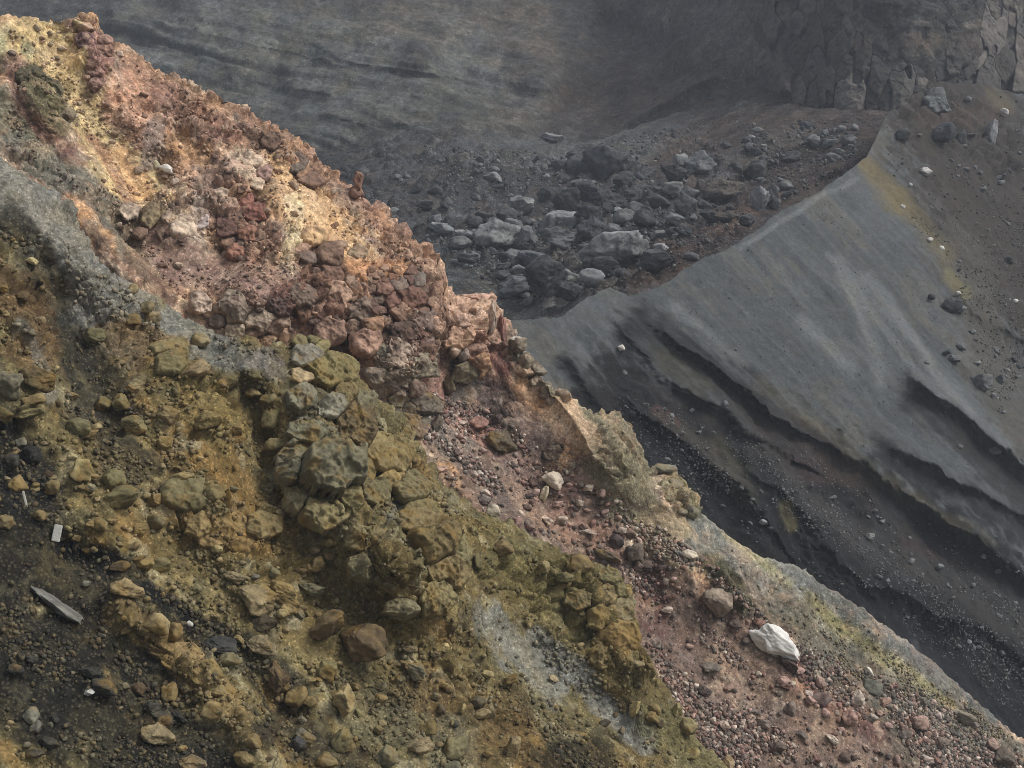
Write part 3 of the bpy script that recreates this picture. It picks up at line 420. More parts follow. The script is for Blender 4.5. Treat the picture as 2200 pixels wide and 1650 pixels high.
paC = [((66, 64, 62), 60, .8, [(780, 420), (900, 400), (1000, 330)]), ((74, 76, 74), 60, .7, [(1100, 300), (1300, 330), (1500, 300)]), ((66, 54, 46), 75, .9, [(1480, 330), (1700, 280), (1880, 280)]), ((58, 46, 40), 60, .95, [(1880, 300), (1700, 400), (1500, 510), (1400, 570)]), ((72, 54, 46), 12, .55, [(1620, 450), (1520, 500), (1440, 530)]), ((70, 52, 45), 10, .5, [(1560, 500), (1450, 545)]), ((44, 44, 46), 50, .7, [(900, 420), (1100, 400), (1300, 450)]), ((74, 58, 46), 14, .6, [(1150, 410), (1230, 430)]), ((72, 58, 46), 14, .5, [(1030, 440), (1070, 480)]), ((70, 68, 66), 26, .7, [(1520, 370), (1640, 320), (1740, 290)]), ((58, 60, 60), 50, .8, [(950, 560), (1050, 590), (1120, 680)]), ((78, 78, 74), 5, .6, [(960, 580), (1060, 590), (1120, 600)]), ((78, 78, 74), 4, .6, [(970, 600), (1080, 612)]), ((40, 41, 42), 5, .6, [(960, 590), (1100, 606)])]
mat_talus = ground_material('talus_rubble', 2.4, 0.22, 0.45, (0.40, 0.40, 0.40), 0.8)
Csh = sheet('talus_slope', dC, C_TOP, lambda u, c: np.maximum(np.minimum(np.interp(u, a2c[:, 0], a2c[:, 1]), np.interp(u, b_c[:, 0], b_c[:, 1], left=2000)) + 90, c + 60), 450, 2100, 460, 170, formC, relC, paC, (56, 55, 54), mat_talus, streak=(0.02, 0.35), colvar=0.2, mottle=[((76, 68, 62), .08, .05, .7), ((40, 39, 40), .15, .05, .7), ((92, 90, 88), .4, .2, .6), ((66, 56, 49), .2, .3, .5)])

# ---- far crater wall and the nearer cliff
dD = tps_depth([(0, 0, 318), (0, 400, 285), (600, 320, 268), (960, 280, 256), (1200, 310, 260), (1400, 260, 271), (1600, 220, 251), (1750, 220, 239), (1900, 240, 226), (2050, 180, 226), (2200, 200, 240), (0, -200, 345), (600, -200, 318), (600, 60, 292), (1100, -200, 330), (1100, 60, 302), (1450, 60, 286), (1500, -200, 292), (1650, 60, 255), (1650, -200, 262), (1780, 60, 243), (1900, -200, 238), (1900, 40, 233), (2200, 0, 245), (2200, -200, 250), (2500, 100, 255), (-400, 100, 330), (-400, 500, 285), (400, 600, 240), (1000, 450, 235), (1500, 450, 225), (2000, 500, 200), (2500, 500, 215)])
def formD(V, px, py, N):
    h = 3.0 * fbm(V * 0.02, 3, 101)
    for pts, r, H in [([(895, 120)], 38, 4.0), ([(1165, 165)], 60, 3.5), ([(820, 60)], 60, 2.5), ([(430, 60), (520, 120)], 60, 2.5), ([(300, 100), (330, 20)], 50, -3.0), ([(590, 180)], 28, -2.5), ([(1010, 120), (1080, 90)], 40, -2.0), ([(1300, 60), (1400, 110)], 40, -3.5), ([(1570, 200), (1640, 180)], 30, -2.0), ([(1500, 100)], 60, 2.0), ([(250, 30), (360, 60)], 30, 2.0)]: h = h + H * np.exp(-(pdist(px, py, pts) / r) ** 2)
    for pts, H, wr, wl in [([(600, 60), (760, 130), (900, 150), (1100, 190)], 0.9, 40, 7), ([(1560, 150), (1480, 190), (1400, 240), (1330, 290)], 2.2, 16, 10), ([(1700, 200), (1620, 240), (1540, 290)], 2.0, 16, 10), ([(1440, 120), (1380, 160), (1300, 220)], 2.0, 16, 10), ([(420, 70), (560, 90), (700, 120), (780, 150)], 0.8, 30, 5), ([(520, 170), (640, 190), (760, 215)], 0.8, 30, 5), ([(650, 240), (790, 270), (960, 272)], 0.7, 26, 5), ([(880, 200), (930, 225)], 0.8, 14, 5)]: h = h + ridge_step(px, py, pts, H, wr, wl, 5 * fbm(V * 0.1, 3, 112), (0.2, 0.3))
    return h
def bedsD(V, qx_, qy_):
    """pale and dark beds dipping to the right; raked scree below the cliff"""
    z = V[:, 2] + 0.20 * V[:, 0] + 0.9 * fbm(V * 0.03, 2, 104); b1 = fbm(np.c_[V[:, 0] * 0.03, V[:, 1] * 0.03, z / 1.1], 4, 96, 0.65)
    r = (V[:, 0] * 0.55 - V[:, 2] * 0.83); b2 = fbm(np.c_[r * 0.5, (V[:, 0] * 0.83 + V[:, 2] * 0.55) * 0.03, np.zeros(len(V))], 4, 95, 0.65)
    lf = smooth(1300, 1050, qx_); rt = (1 - lf) * smooth(110, 170, qy_)
    return 1 + 0.42 * b1 * lf + 0.5 * b2 * rt
def relD(V, px, py, N):
    h = 1.5 * fbm(V * 0.05, 3, 102) + 0.5 * fbm(V * 0.3, 5, 103, 0.65) - 0.8 * np.abs(fbm(V * 0.12, 4, 98, 0.6))
    left = smooth(1250, 1000, px); s = (V[:, 2] + 0.20 * V[:, 0] + 0.9 * fbm(V * 0.03, 2, 104)) / 1.9
    lay = np.c_[V[:, 0] * 0.02, V[:, 1] * 0.02, s]; st = vnoise(lay, 105) * 0.6 + vnoise(lay * 2.3, 106) * 0.4
    h = h + left * smooth(20, 60, py) * (1.0 * smooth(-0.1, 0.1, st) + 0.7 * st) * (0.5 + 0.5 * smooth(-0.3, 0.3, fbm(V * 0.025, 2, 97)))
    cl = smooth(1560, 1680, px) * smooth(330, 240, py)
    fl = fbm(np.c_[V[:, 0] * 0.16, V[:, 1] * 0.1, V[:, 2] * 0.03], 4, 106)
    h = h + cl * (0.8 * fl - 0.8 * np.abs(fbm(np.c_[V[:, 0] * 0.2, V[:, 1] * 0.12, V[:, 2] * 0.035], 4, 99, 0.6)) - 0.4 * np.exp(-(np.abs(fbm(np.c_[V[:, 0] * 0.10, V[:, 1] * 0.1, V[:, 2] * 0.02], 2, 107)) / 0.07)))
    top = cl * smooth(1850, 1950, px) * smooth(95, 60, py); s2 = (V[:, 2] + fbm(V * 0.1, 2, 108)) / 1.4
    m = cl > 0.01
    if m.any(): h[m] += cl[m] * blocky(V[m], 5.0, 0.5, 109, (1, 1, 0.35)); h[m] += top[m] * 0.3 * (0.9 * fbm(np.c_[V[m, 0] * 0.2, V[m, 1] * 0.2, s2[m]], 3, 110) + 0.8 * blocky(V[m], 1.8, 1.4, 111))
    return h
paD = [((96, 100, 98), 130, .85, [(420, 60), (560, 130), (760, 190), (950, 220)]), ((118, 120, 114), 26, .7, [(410, 60), (440, 50)]), ((118, 120, 112), 22, .6, [(560, 90), (640, 110)]), ((102, 106, 106), 60, .7, [(300, 30), (360, 120)]), ((78, 80, 80), 60, .7, [(220, 20), (260, 60)]), ((66, 68, 70), 26, .8, [(590, 178)]), ((58, 56, 56), 30, .9, [(890, 110), (905, 130)]), ((70, 68, 68), 50, .7, [(1120, 160), (1200, 160)]), ((104, 108, 110), 40, .6, [(980, 90), (1030, 110)]), ((94, 88, 80), 70, .7, [(1080, 40), (1250, 90), (1300, 160)]), ((74, 74, 76), 60, .7, [(1250, 20), (1380, 60), (1450, 110)]), ((84, 76, 68), 70, .8, [(1300, 200), (1430, 180), (1600, 180)]), ((102, 100, 92), 30, .6, [(1540, 150), (1600, 140)]),
  ((94, 94, 94), 120, .8, [(1600, 20), (1680, 120)]), ((110, 110, 108), 15, .8, [(1640, 20), (1665, 10)]), ((104, 104, 102), 17, .75, [(1640, 60), (1690, 70), (1700, 150)]), ((112, 112, 108), 7, .8, [(1760, 20), (1745, 80)]), ((66, 65, 66), 38, .85, [(1800, 30), (1820, 60)]), ((76, 72, 70), 30, .75, [(1740, 90), (1760, 170)]), ((104, 102, 98), 26, .7, [(1840, 110), (1860, 190)]), ((110, 108, 102), 12, .8, [(1835, 110), (1850, 115)]), ((58, 57, 59), 30, .9, [(1940, 150), (1990, 150)]), ((104, 92, 82), 24, .8, [(1935, 80), (1980, 90)]), ((104, 98, 102), 24, .85, [(2080, 90), (2120, 100), (2100, 120)]), ((100, 98, 106), 20, .8, [(2165, 110), (2170, 140)]), ((62, 62, 64), 45, .85, [(1900, 20), (2020, 30), (2180, 30)]), ((118, 114, 108), 8, .8, [(1925, 45), (1990, 50)]), ((118, 114, 108), 7, .8, [(2080, 55), (2150, 45)]), ((68, 66, 66), 26, .7, [(2030, 110), (2040, 170)]), ((66, 62, 60), 40, .8, [(1740, 220), (1850, 250)])]
mat_wall = ground_material('crater_rock', 1.5, 0.35, 0.55, (0.42, 0.42, 0.42), 0.45)
D = sheet('crater_wall', dD, [(-450, -260), (2550, -260)], lambda u, c: np.interp(u, np.asarray(C_TOP, float)[:, 0], np.asarray(C_TOP, float)[:, 1]) + np.interp(u, [-450, 450, 760, 1700, 1900, 2550], [220, 150, 60, 60, 80, 160]), -450, 2550, 680, 185, formD, relD, [((c[0] * 0.86, c[1] * 0.84, c[2] * 0.80), *q) for c, *q in paD] + [((68, 57, 49), 75, .85, [(1260, 220), (1450, 195), (1600, 185), (1750, 212)], .6)], (78, 74, 67), mat_wall, vpow=0.85, streak=(0.02, 0.3), colvar=0.16, mottle=[((58, 54, 50), .06, 0, .7), ((94, 92, 86), .12, .15, .6), ((42, 40, 38), .2, .2, .6), ((108, 105, 98), .35, .35, .5)], mot2=.5, beds=bedsD)

# crater floor under everything
g = np.linspace(-1, 1, 90); gx, gy = np.meshgrid(g * 330, 190 + g * 230, indexing='ij'); GP = np.stack([gx, gy, np.full_like(gx, -34.0)], -1).reshape(-1, 3); GP[:, 2] += 1.5 * fbm(GP * 0.02, 3, 121)
gm = mesh_from('ground', GP, grid_faces(90, 90), np.tile(lin((52, 51, 50)), (len(GP), 1)) * (1 + 0.2 * fbm(GP * 0.1, 3, 122))[:, None])
go = bpy.data.objects.new('ground', gm); col.objects.link(go); go['kind'] = 'structure'; gm.materials.append(mat_talus)

# ------------------------------------------------------------------ where a pixel meets the ground
CELL = 4; GX0, GY0 = -80, -60; GW, GH = (PW + 160) // CELL, (PH + 120) // CELL
zb = np.full(GW * GH, 1e9); who = np.full(GW * GH, -1, np.int64)
VV = np.concatenate([s.V for s in PATCH]); NN = np.concatenate([s.Ng for s in PATCH]); CC = np.concatenate([s.C for s in PATCH]); SID = np.concatenate([np.full(len(s.V), k) for k, s in enumerate(PATCH)])
qx = np.concatenate([s.q[0] for s in PATCH]); qy = np.concatenate([s.q[1] for s in PATCH]); qd = np.concatenate([s.q[2] for s in PATCH])
ix = ((qx - GX0) / CELL).astype(int); iy = ((qy - GY0) / CELL).astype(int)
okm = np.where((ix >= 0) & (iy >= 0) & (ix < GW) & (iy < GH))[0]
order = okm[np.argsort(-qd[okm])]; cell = iy[order] * GW + ix[order]; who[cell] = order       # nearest written last
def ground_at(px, py):
    """index of the front terrain vertex seen at a pixel"""
    cx = int((px - GX0) / CELL); cy = int((py - GY0) / CELL); best = -1
    for r in range(0, 5):
        for dy in range(-r, r + 1):
            for dx in range(-r, r + 1):
                if max(abs(dx), abs(dy)) != r: continue
                x, y = cx + dx, cy + dy
                if 0 <= x < GW and 0 <= y < GH and who[y * GW + x] >= 0:
                    k = who[y * GW + x]
                    if best < 0 or qd[k] < qd[best]: best = k
        if best >= 0: return best
    return -1
print('lookup %.1fs' % (time.time() - T0))

# ------------------------------------------------------------------ rocks
_ico = {}
def ico(sub):
    if sub not in _ico:
        bm = bmesh.new(); bmesh.ops.create_icosphere(bm, subdivisions=sub, radius=1.0)
        bm.verts.ensure_lookup_table()
        _ico[sub] = (np.array([v.co[:] for v in bm.verts]), np.array([[v.index for v in f.verts] for f in bm.faces])); bm.free()
    return _ico[sub]
def rock_shape(seed, sub, style):
    r = np.random.default_rng(seed); Dv, Fc = ico(sub)
    npl = {'cleft': 10, 'angular': 9, 'blocky': 9, 'round': 18, 'slab': 10, 'craggy': 9}[style]
    n = r.normal(size=(npl, 3)); n /= np.linalg.norm(n, axis=1, keepdims=True)
    if style in ('blocky', 'slab'):
        q = np.linalg.qr(r.normal(size=(3, 3)))[0] * 0.45 + np.eye(3); q = np.linalg.qr(q)[0]; q = q * np.sign(np.diag(q))
        n = np.concatenate([q, -(q + r.normal(size=(3, 3)) * 0.22), n[:npl - 4]]); n /= np.linalg.norm(n, axis=1, keepdims=True)
    o = r.uniform(0.62, 1.0, len(n))
    if style in ('blocky', 'slab'): o[:6] = r.uniform(0.58, 0.85, 6); o[6:] = r.uniform(0.75, 1.02, len(o) - 6)
    p = {'cleft': 34, 'angular': 26, 'blocky': 30, 'round': 9, 'slab': 26, 'craggy': 16}[style]
    off = r.uniform(0, 50, 3)
    Dw = Dv + 0.16 * np.c_[fbm(Dv * 1.7 + off, 3, seed + 11), fbm(Dv * 1.7 + off + 5, 3, seed + 12), fbm(Dv * 1.7 + off + 9, 3, seed + 13)]   # bends the flat faces
    dt = np.maximum(Dw @ n.T, 0.02); t = o / dt
    R = (t ** -p).sum(1) ** (-1.0 / p); R = np.minimum(R, 1.3)
    rough = {'cleft': 0.05, 'angular': 0.07, 'blocky': 0.055, 'round': 0.06, 'slab': 0.05, 'craggy': 0.17}[style]
    R = R * (1 + rough * fbm(Dv * 1.5 + off, 4, seed, 0.6) + 0.7 * rough * fbm(Dv * 5 + off, 4, seed + 3, 0.6))
    F1, F2, K = worley(Dv * 2.1 + off + 0.3 * np.c_[fbm(Dv * 3 + off, 2, seed + 21), fbm(Dv * 3 + off, 2, seed + 22), fbm(Dv * 3 + off, 2, seed + 23)], seed)   # spalled chips
    R = R * (1 - {'round': 0.045, 'cleft': 0.02}.get(style, 0.09) * K * smooth(0.0, 0.08, F2 - F1))
    if sub >= 4:                                                 # joints opening across the faces
        for k in range(3 if style != 'round' else 2):
            a = r.normal(size=3); a /= np.linalg.norm(a); dist = np.abs(Dv @ a + 0.14 * fbm(Dv * 2.4 + off + k, 3, seed + 5 + k) - r.uniform(-0.5, 0.5))
            R = R * (1 - 0.07 * np.exp(-(dist / 0.022) ** 2) * smooth(-0.3, 0.2, fbm(Dv * 1.2 + off + 7 + k, 2, seed + 9)))
    V = Dv * R[:, None]
    if style == 'slab': V = V * np.array([1, 1, 0.5])
    lo, hi = V.min(0), V.max(0)
    return (V - (lo + hi) / 2) / (hi - lo), Fc
PROTO = {}
def proto(style, sub, k):
    key = (style, sub, k)
    if key not in PROTO:
        V, Fc = rock_shape(1000 + 37 * k + 211 * sub + 1301 * len(style), sub, style)
        PROTO[key] = mesh_from('rock_' + style, V, Fc); PROTO[key].materials.append(None)
    return PROTO[key]
ROCKMAT = {'ochre': rock_material('ochre_stone', (0.20, 0.125, 0.035), 0.75, (0.36, 0.32, 0.20), 2.4), 'red': rock_material('iron_red_stone', (0.11, 0.06, 0.045), 0.6, (0.55, 0.44, 0.36), 2.2, lo=0.3, hi=1.75, pale_amt=0.65),
           'grey': rock_material('grey_lava_stone', (0.05, 0.05, 0.052), 0.6, (0.30, 0.30, 0.29), 1.6), 'talus': rock_material('dark_lava_boulder', (0.035, 0.036, 0.04), 0.55, (0.30, 0.30, 0.30), 0.6, bump_d=0.2),
           'white': rock_material('bleached_stone', (0.42, 0.38, 0.33), 0.5, (0.86, 0.85, 0.82), 2.5, lo=0.8, hi=1.15)}
def place_rock(name, px, py, w_, h_, ang=0.0, colr=(100, 95, 70), mk='ochre', style=None, parent=None, label=None, cat=None, group=None, depth=None, out=0.12, jit=0.18, k=None, tilt=0.25, foot=None):
    i = ground_at(px, py) if foot is None else ground_at(*foot)
    if i < 0: return None
    if mk in ('red', 'ochre'):                   # a stone on a crest belongs to that crest, not to the slope seen past it
        z = 0
        while SID[i] > 1 and z < 12: z += 1; i2 = ground_at(px, py + 5 * z); i = i2 if i2 >= 0 else i
        if SID[i] > 1: return None
    P = VV[i]; N = NN[i]; d = qd[i]; mpp = d / FPX
    W_, H_ = w_ * mpp, h_ * mpp; Dp = (depth if depth else 0.5 * (w_ + h_) * random.uniform(0.8, 1.05)) * mpp
    big = max(w_, h_); sub = 5 if big > 58 else 4 if big > 22 else 3 if big > 9 else 2
    style = style or random.choice(['angular', 'angular', 'round', 'blocky'])
    k = random.randrange({5: 3, 4: 6, 3: 8, 2: 8}[sub]) if k is None else k
    # point on the sight line through (px, py) level with the slope, so that the stone is centred where the photograph has it
    C = CAM + rays(np.array([px]), np.array([py]))[0] * d + N * (out * min(W_, H_, Dp) * 1.0)
    a = math.radians(ang)
    ax = RIGHT * math.cos(a) - UP * math.sin(a); az = RIGHT * math.sin(a) + UP * math.cos(a); ay = FWD
    M = Matrix(((ax[0], ay[0], az[0]), (ax[1], ay[1], az[1]), (ax[2], ay[2], az[2])))
    from mathutils import Euler
    M = (M @ Euler((random.uniform(-tilt, tilt), random.uniform(-tilt, tilt) * 0.3, random.uniform(-tilt, tilt))).to_matrix()).to_4x4()
    o = bpy.data.objects.new(name, proto(style, sub, k)); col.objects.link(o); o.material_slots[0].link = 'OBJECT'; o.material_slots[0].material = ROCKMAT[mk]
    if parent is not None:
        o.parent = parent
        o.matrix_local = Matrix.Translation(Vector(C) - parent.location) @ M @ Matrix.Diagonal((W_, Dp, H_, 1))
    else:
        o.matrix_world = Matrix.Translation(Vector(C)) @ M @ Matrix.Diagonal((W_, Dp, H_, 1))
        o['label'] = label; o['category'] = cat or 'stone'
        if group: o['group'] = group
    dz = 0.0 if mk in ('white', 'talus') else 0.28
    c = (lin(colr) * (1 - dz) + CC[i] * dz) * (1 + jit * random.uniform(-1, 1)); c = c * np.array([1 + random.uniform(-.03, .03), 1, 1 + random.uniform(-.06, .06)])
    o.color = (*np.clip(c, 0.006, 0.9), 1)
    return o
LAND = {0: [(865, 1200, 'knobbly yellow green outcrop'), (680, 990, 'stack of cracked grey blocks'), (680, 765, 'olive boulder pile'), (835, 985, 'bright yellow angular boulders'), (365, 765, 'split olive slab'), (450, 860, 'broad pale yellow rock face'), (480, 1125, 'low olive and orange outcrop'), (1325, 1320, 'lumpy ochre crag'), (435, 1440, 'ochre bedrock ridge'), (120, 1300, 'long pale grey slab'), (471, 1392, 'black broken slab'), (116, 1139, 'white rectangular marker'), (1200, 1450, 'grey ash streak'), (1235, 1630, 'dark wet mound'), (240, 1540, 'black gravel slope'), (140, 560, 'grey ash rib'), (767, 1385, 'big brown boulders'), (60, 850, 'stacked grey and brown boulders'), (655, 1595, 'white and black stone pair'), (1255, 1219, 'round tan boulder')],
  1: [(1662, 1384, 'bright white boulder'), (1537, 1298, 'pinkish grey boulder'), (1187, 1028, 'creamy white boulder'), (1078, 960, 'long mossy green boulder'), (1322, 1165, 'round black boulder'), (1335, 990, 'lumpy green knob'), (1020, 912, 'pink and white boulder'), (1872, 1478, 'dark boulder with white top'), (850, 800, 'grey fractured blocks'), (840, 650, 'dark brown crag'), (720, 660, 'dusky red crag'), (540, 670, 'black and grey cluster'), (362, 366, 'white cracked boulder'), (650, 450, 'bright orange face'), (130, 200, 'dark red streak'), (120, 90, 'yellow summit soil'), (400, 230, 'red crest'), (420, 570, 'mauve scree'), (1800, 1520, 'deep red soil patch'), (2080, 1600, 'foot of the ash spur')],
  2: [(1895, 400, 'yellow patch of the fan'), (2001, 232, 'cracked grey boulder'), (2126, 286, 'upright pale slab'), (2045, 662, 'dark and pale boulder pair'), (2102, 829, 'square grey boulder'), (1450, 980, 'black gully mouth'), (1760, 1010, 'dull red patch'), (2100, 1150, 'pale ledge'), (1950, 1210, 'gravelly black spur'), (1560, 860, 'long ash spur edge')],
  3: [(1318, 556, 'huge flat topped boulder'), (1187, 614, 'dark wedge boulder'), (1053, 525, 'large pale boulder'), (1295, 385, 'dark pointed boulder'), (1638, 445, 'split pale boulder'), (1494, 367, 'grey boulder on the brown talus'), (1214, 470, 'heap of pale boulders'), (1000, 320, 'dark rubble mound'), (1550, 500, 'red cinder streak'), (1184, 304, 'flat pale slab')], 4: [(1184, 304, 'flat pale slab')]}
SHAPE = {'angular': 'angular', 'blocky': 'squarish', 'round': 'rounded', 'slab': 'flat', 'craggy': 'knobbly', 'cleft': 'angular'}
def beside(px, py):
    """where a stone lies, told from the nearest thing one can find"""
    i = ground_at(px, py); L = LAND[int(SID[i])]; x, y, nm = min(L, key=lambda q: math.hypot(q[0] - px, q[1] - py)); d = math.hypot(x - px, y - py)
    down = (px - x) * 0.75 + (py - y) * 0.66
    return ('right beside' if d < 50 else 'downhill of' if down > 45 else 'uphill of' if down < -45 else 'level with') + ' the ' + nm
def sized(big): return ('large', 'boulder') if big >= 58 else ('medium', 'boulder') if big >= 34 else ('small', 'stone')
def rocks(zone, table, mk, names=CNAME, out=0.26, grow=1.05):
    for row in table:
        x, y, w_, h_ = row[:4]; c = row[4]; a = row[5] if len(row) > 5 else random.uniform(-12, 20); st = row[6] if len(row) > 6 else None
        s, kind = sized(max(w_, h_)); cn = names[c]
        m2 = 'white' if c == WH else mk
        if c == BK and mk == 'ochre': m2 = 'grey'
        st = st or random.choice(['angular', 'angular', 'round', 'blocky']); place_rock(kind, x, y, w_ * grow, h_ * grow, a, c, m2, st, out=out, label=f'{s} {cn} {SHAPE[st]} {kind} {beside(x, y)}', cat=kind, group=f'{s} {cn} {kind}s {zone}')

Z1 = 'half buried in the ochre slope'
rocks(Z1, ROCKS1, 'ochre')
print('rocks1 %.1fs' % (time.time() - T0))

# outcrops: jointed masses, each block a part
def outcrop(name, label, blocks, mk, cat='outcrop', group=None, out=0.22, part=None, jit=0.16, sid=None, bulk=1.0, foot=None):
    """a jointed mass: every block is a piece of the slope's own rock standing out between open cracks, cut off where it meets its neighbours"""
    xs = np.array([b[0] for b in blocks]); ys = np.array([b[1] for b in blocks]); ws = np.array([b[2] for b in blocks]); hs_ = np.array([b[3] for b in blocks])
    i0 = ground_at(xs.mean(), ys.mean())
    if foot is not None: sid = SID[ground_at(*foot)]
    if sid is None: sid = SID[ground_at(xs[len(xs) // 2], ys[len(ys) // 2])]
    x0, x1, y0, y1 = (xs - ws).min() - 15, (xs + ws).max() + 15, (ys - hs_).min() - 15, (ys + hs_).max() + 15
    S_ = PATCH[sid]; sel = np.where(S_.vis & (S_.q[0] > x0) & (S_.q[0] < x1) & (S_.q[1] > y0) & (S_.q[1] < y1))[0]
    cx, cy, sx = (x0 + x1) / 2, (y0 + y1) / 2, max(x1 - x0, y1 - y0) / 2
    def basis(x, y): a = (x - cx) / sx; b = (y - cy) / sx; return np.stack([np.ones_like(a), a, b, a * a, a * b, b * b], -1)
    co = np.linalg.lstsq(basis(S_.q[0][sel], S_.q[1][sel]), 1.0 / S_.q[2][sel], rcond=None)[0]
    def dfit(x, y): return 1.0 / (basis(x, y) @ co)
    n = S_.N[sel].mean(0); n /= np.linalg.norm(n); vw = rays(np.array([cx]), np.array([cy]))[0]; vw /= np.linalg.norm(vw)
    dirn = n * 0.55 - vw * 0.75; dirn /= np.linalg.norm(dirn)
    e = bpy.data.objects.new(name, None); col.objects.link(e); bx_, by_ = xs.mean(), (ys + hs_ / 2).max()
    base = CAM + rays(np.array([bx_]), np.array([by_]))[0] * dfit(np.array([bx_]), np.array([by_]))[0]; e.location = Vector(base); e.empty_display_size = 0.3
    e['label'] = label; e['category'] = cat
    if group: e['group'] = group
    seed0 = int(xs.sum() * 7 + ys.sum()) % 9973
    if foot is not None:                         # free-standing: whole stones on a footing
        for b in blocks: place_rock({'slab': 'splinter'}.get(b[6] if len(b) > 6 else '', 'block'), b[0], b[1], b[2], b[3], b[5] if len(b) > 5 else 0, b[4], mk, b[6] if len(b) > 6 else 'angular', parent=e, out=0.0, foot=foot, tilt=0.1)
        return e
    def metric(b, k, x, y):
        a = math.radians(b[5] if len(b) > 5 else 0); dx, dy = x - b[0], y - b[1]
        u_, v_ = (dx * math.cos(a) + dy * math.sin(a)) / (b[2] / 2), (-dx * math.sin(a) + dy * math.cos(a)) / (b[3] / 2)
        st = b[6] if len(b) > 6 else 'angular'; p = {'blocky': 3.6, 'slab': 4.0, 'angular': 2.6, 'round': 2.1, 'craggy': 2.3}[st]
        if st in ('round', 'craggy'): m = (np.abs(u_) ** p + np.abs(v_) ** p) ** (1 / p)
        else:                                    # straight joints: an irregular polygon
            rp = np.random.default_rng(seed0 * 3 + k); nn = 4 if st in ('blocky', 'slab') else 6
            th = (np.arange(nn) + rp.uniform(-.22, .22, nn)) * 2 * math.pi / nn; of = rp.uniform(.80, 1.08, nn)
            m = np.max([(u_ * math.cos(t) + v_ * math.sin(t)) / f for t, f in zip(th, of)], 0); m = np.maximum(m, 0.78 * np.hypot(u_, v_))
        w_ = np.c_[x.ravel() / b[2] * 2.2, y.ravel() / b[3] * 2.2, np.full(x.size, k * 3.1)]
        return m + ({'round': .12, 'craggy': .26}.get(st, .10) * fbm(w_, 3, seed0 + 3)).reshape(x.shape), u_, v_, st
    for k, b in enumerate(blocks):
        rr = np.random.default_rng(seed0 + k); ext = 0.62 * math.hypot(b[2], b[3]); g = max(1.9, ext / 40)
        ax_ = np.arange(-ext, ext + g, g); x, y = np.meshgrid(b[0] + ax_, b[1] + ax_, indexing='ij')
        m, u_, v_, st = metric(b, k, x, y); mo = np.full(x.shape, 9.0)
        for q, c in enumerate(blocks):
            if q != k and abs(c[0] - b[0]) < (c[2] + b[2]) * 0.9 and abs(c[1] - b[1]) < (c[3] + b[3]) * 0.9: mo = np.minimum(mo, metric(c, q, x, y)[0])
        s_in = np.minimum(1.08 - m, (mo - m) * 0.55 - 0.006); s_in = np.minimum(s_in, (y - np.interp(x, *S_.crest.T) + 5) / (0.5 * min(b[2], b[3]) + 8)); d = dfit(x, y); P = CAM + rays(x, y) * d[..., None]; mp = d.mean() / FPX; S = min(b[2], b[3]) * 0.5 * mp
        q_ = np.clip(s_in / (0.38 if st in ('round', 'craggy') else 0.12), 0, 1); rise = np.sqrt(np.maximum(1 - (1 - q_) ** 2, 0))
        gr = rr.uniform(-.95, .95, (6, 2)); oo = rr.uniform(.6, 1.2, 6); top = np.min([oo[z] + gr[z, 0] * u_ + gr[z, 1] * v_ for z in range(6)], 0)
        if st == 'round': top = 0.5 * top + 0.5
        Pf = P.reshape(-1, 3); am = {'round': .24, 'craggy': .45}.get(st, .26)
        nz = (fbm(Pf / S * 0.9 + k * 7, 4, seed0 + 7, .6) + 0.5 * fbm(Pf / S * 3.0 + k, 4, seed0 + 8, .6)).reshape(x.shape)
        F1, F2, K = worley(Pf / S * 1.1 + k * 3, seed0 + 9); nz = nz - 0.9 * (K * smooth(0, 0.1, F2 - F1)).reshape(x.shape)
        h = S * bulk * (0.25 + 0.95 * rise * np.maximum(top, .15) + am * nz * rise) + out * S * 1.2 * rr.uniform(0.2, 1.6)
        h = np.where(s_in < 0, h * np.clip(1 + s_in / 0.10, -2.5, 1), h)
        V = P + dirn * h[..., None]
        idx = np.arange(x.size).reshape(x.shape); F = np.stack([idx[:-1, :-1], idx[1:, :-1], idx[1:, 1:], idx[:-1, 1:]], -1).reshape(-1, 4)
        keep = s_in.ravel()[F].max(1) > -0.02; F = F[keep]
        if len(F) < 4: continue
        used, inv = np.unique(F, return_inverse=True); Vb = V.reshape(-1, 3)[used]; F = inv.reshape(-1, 4); cen = Vb.mean(0)
        pn = part or {'round': 'knob', 'craggy': 'knob', 'slab': 'slab'}.get(st, 'block')
        me = mesh_from(pn, Vb - cen, F); me.materials.append(ROCKMAT[mk]); o = bpy.data.objects.new(pn, me); col.objects.link(o); o.parent = e; o.location = Vector(cen - base)
        gi = ground_at(b[0], b[1]); gc = CC[gi] if SID[gi] == sid else lin(b[4])
        c = (lin(b[4]) * (0.6 if sid < 4 else 1.0) + gc * (0.4 if sid < 4 else 0.0)) * (1 + jit * rr.uniform(-1, 1)) * np.array([1 + rr.uniform(-.03, .03), 1, 1 + rr.uniform(-.06, .06)]); o.color = (*np.clip(c, .006, .9), 1)
    return e
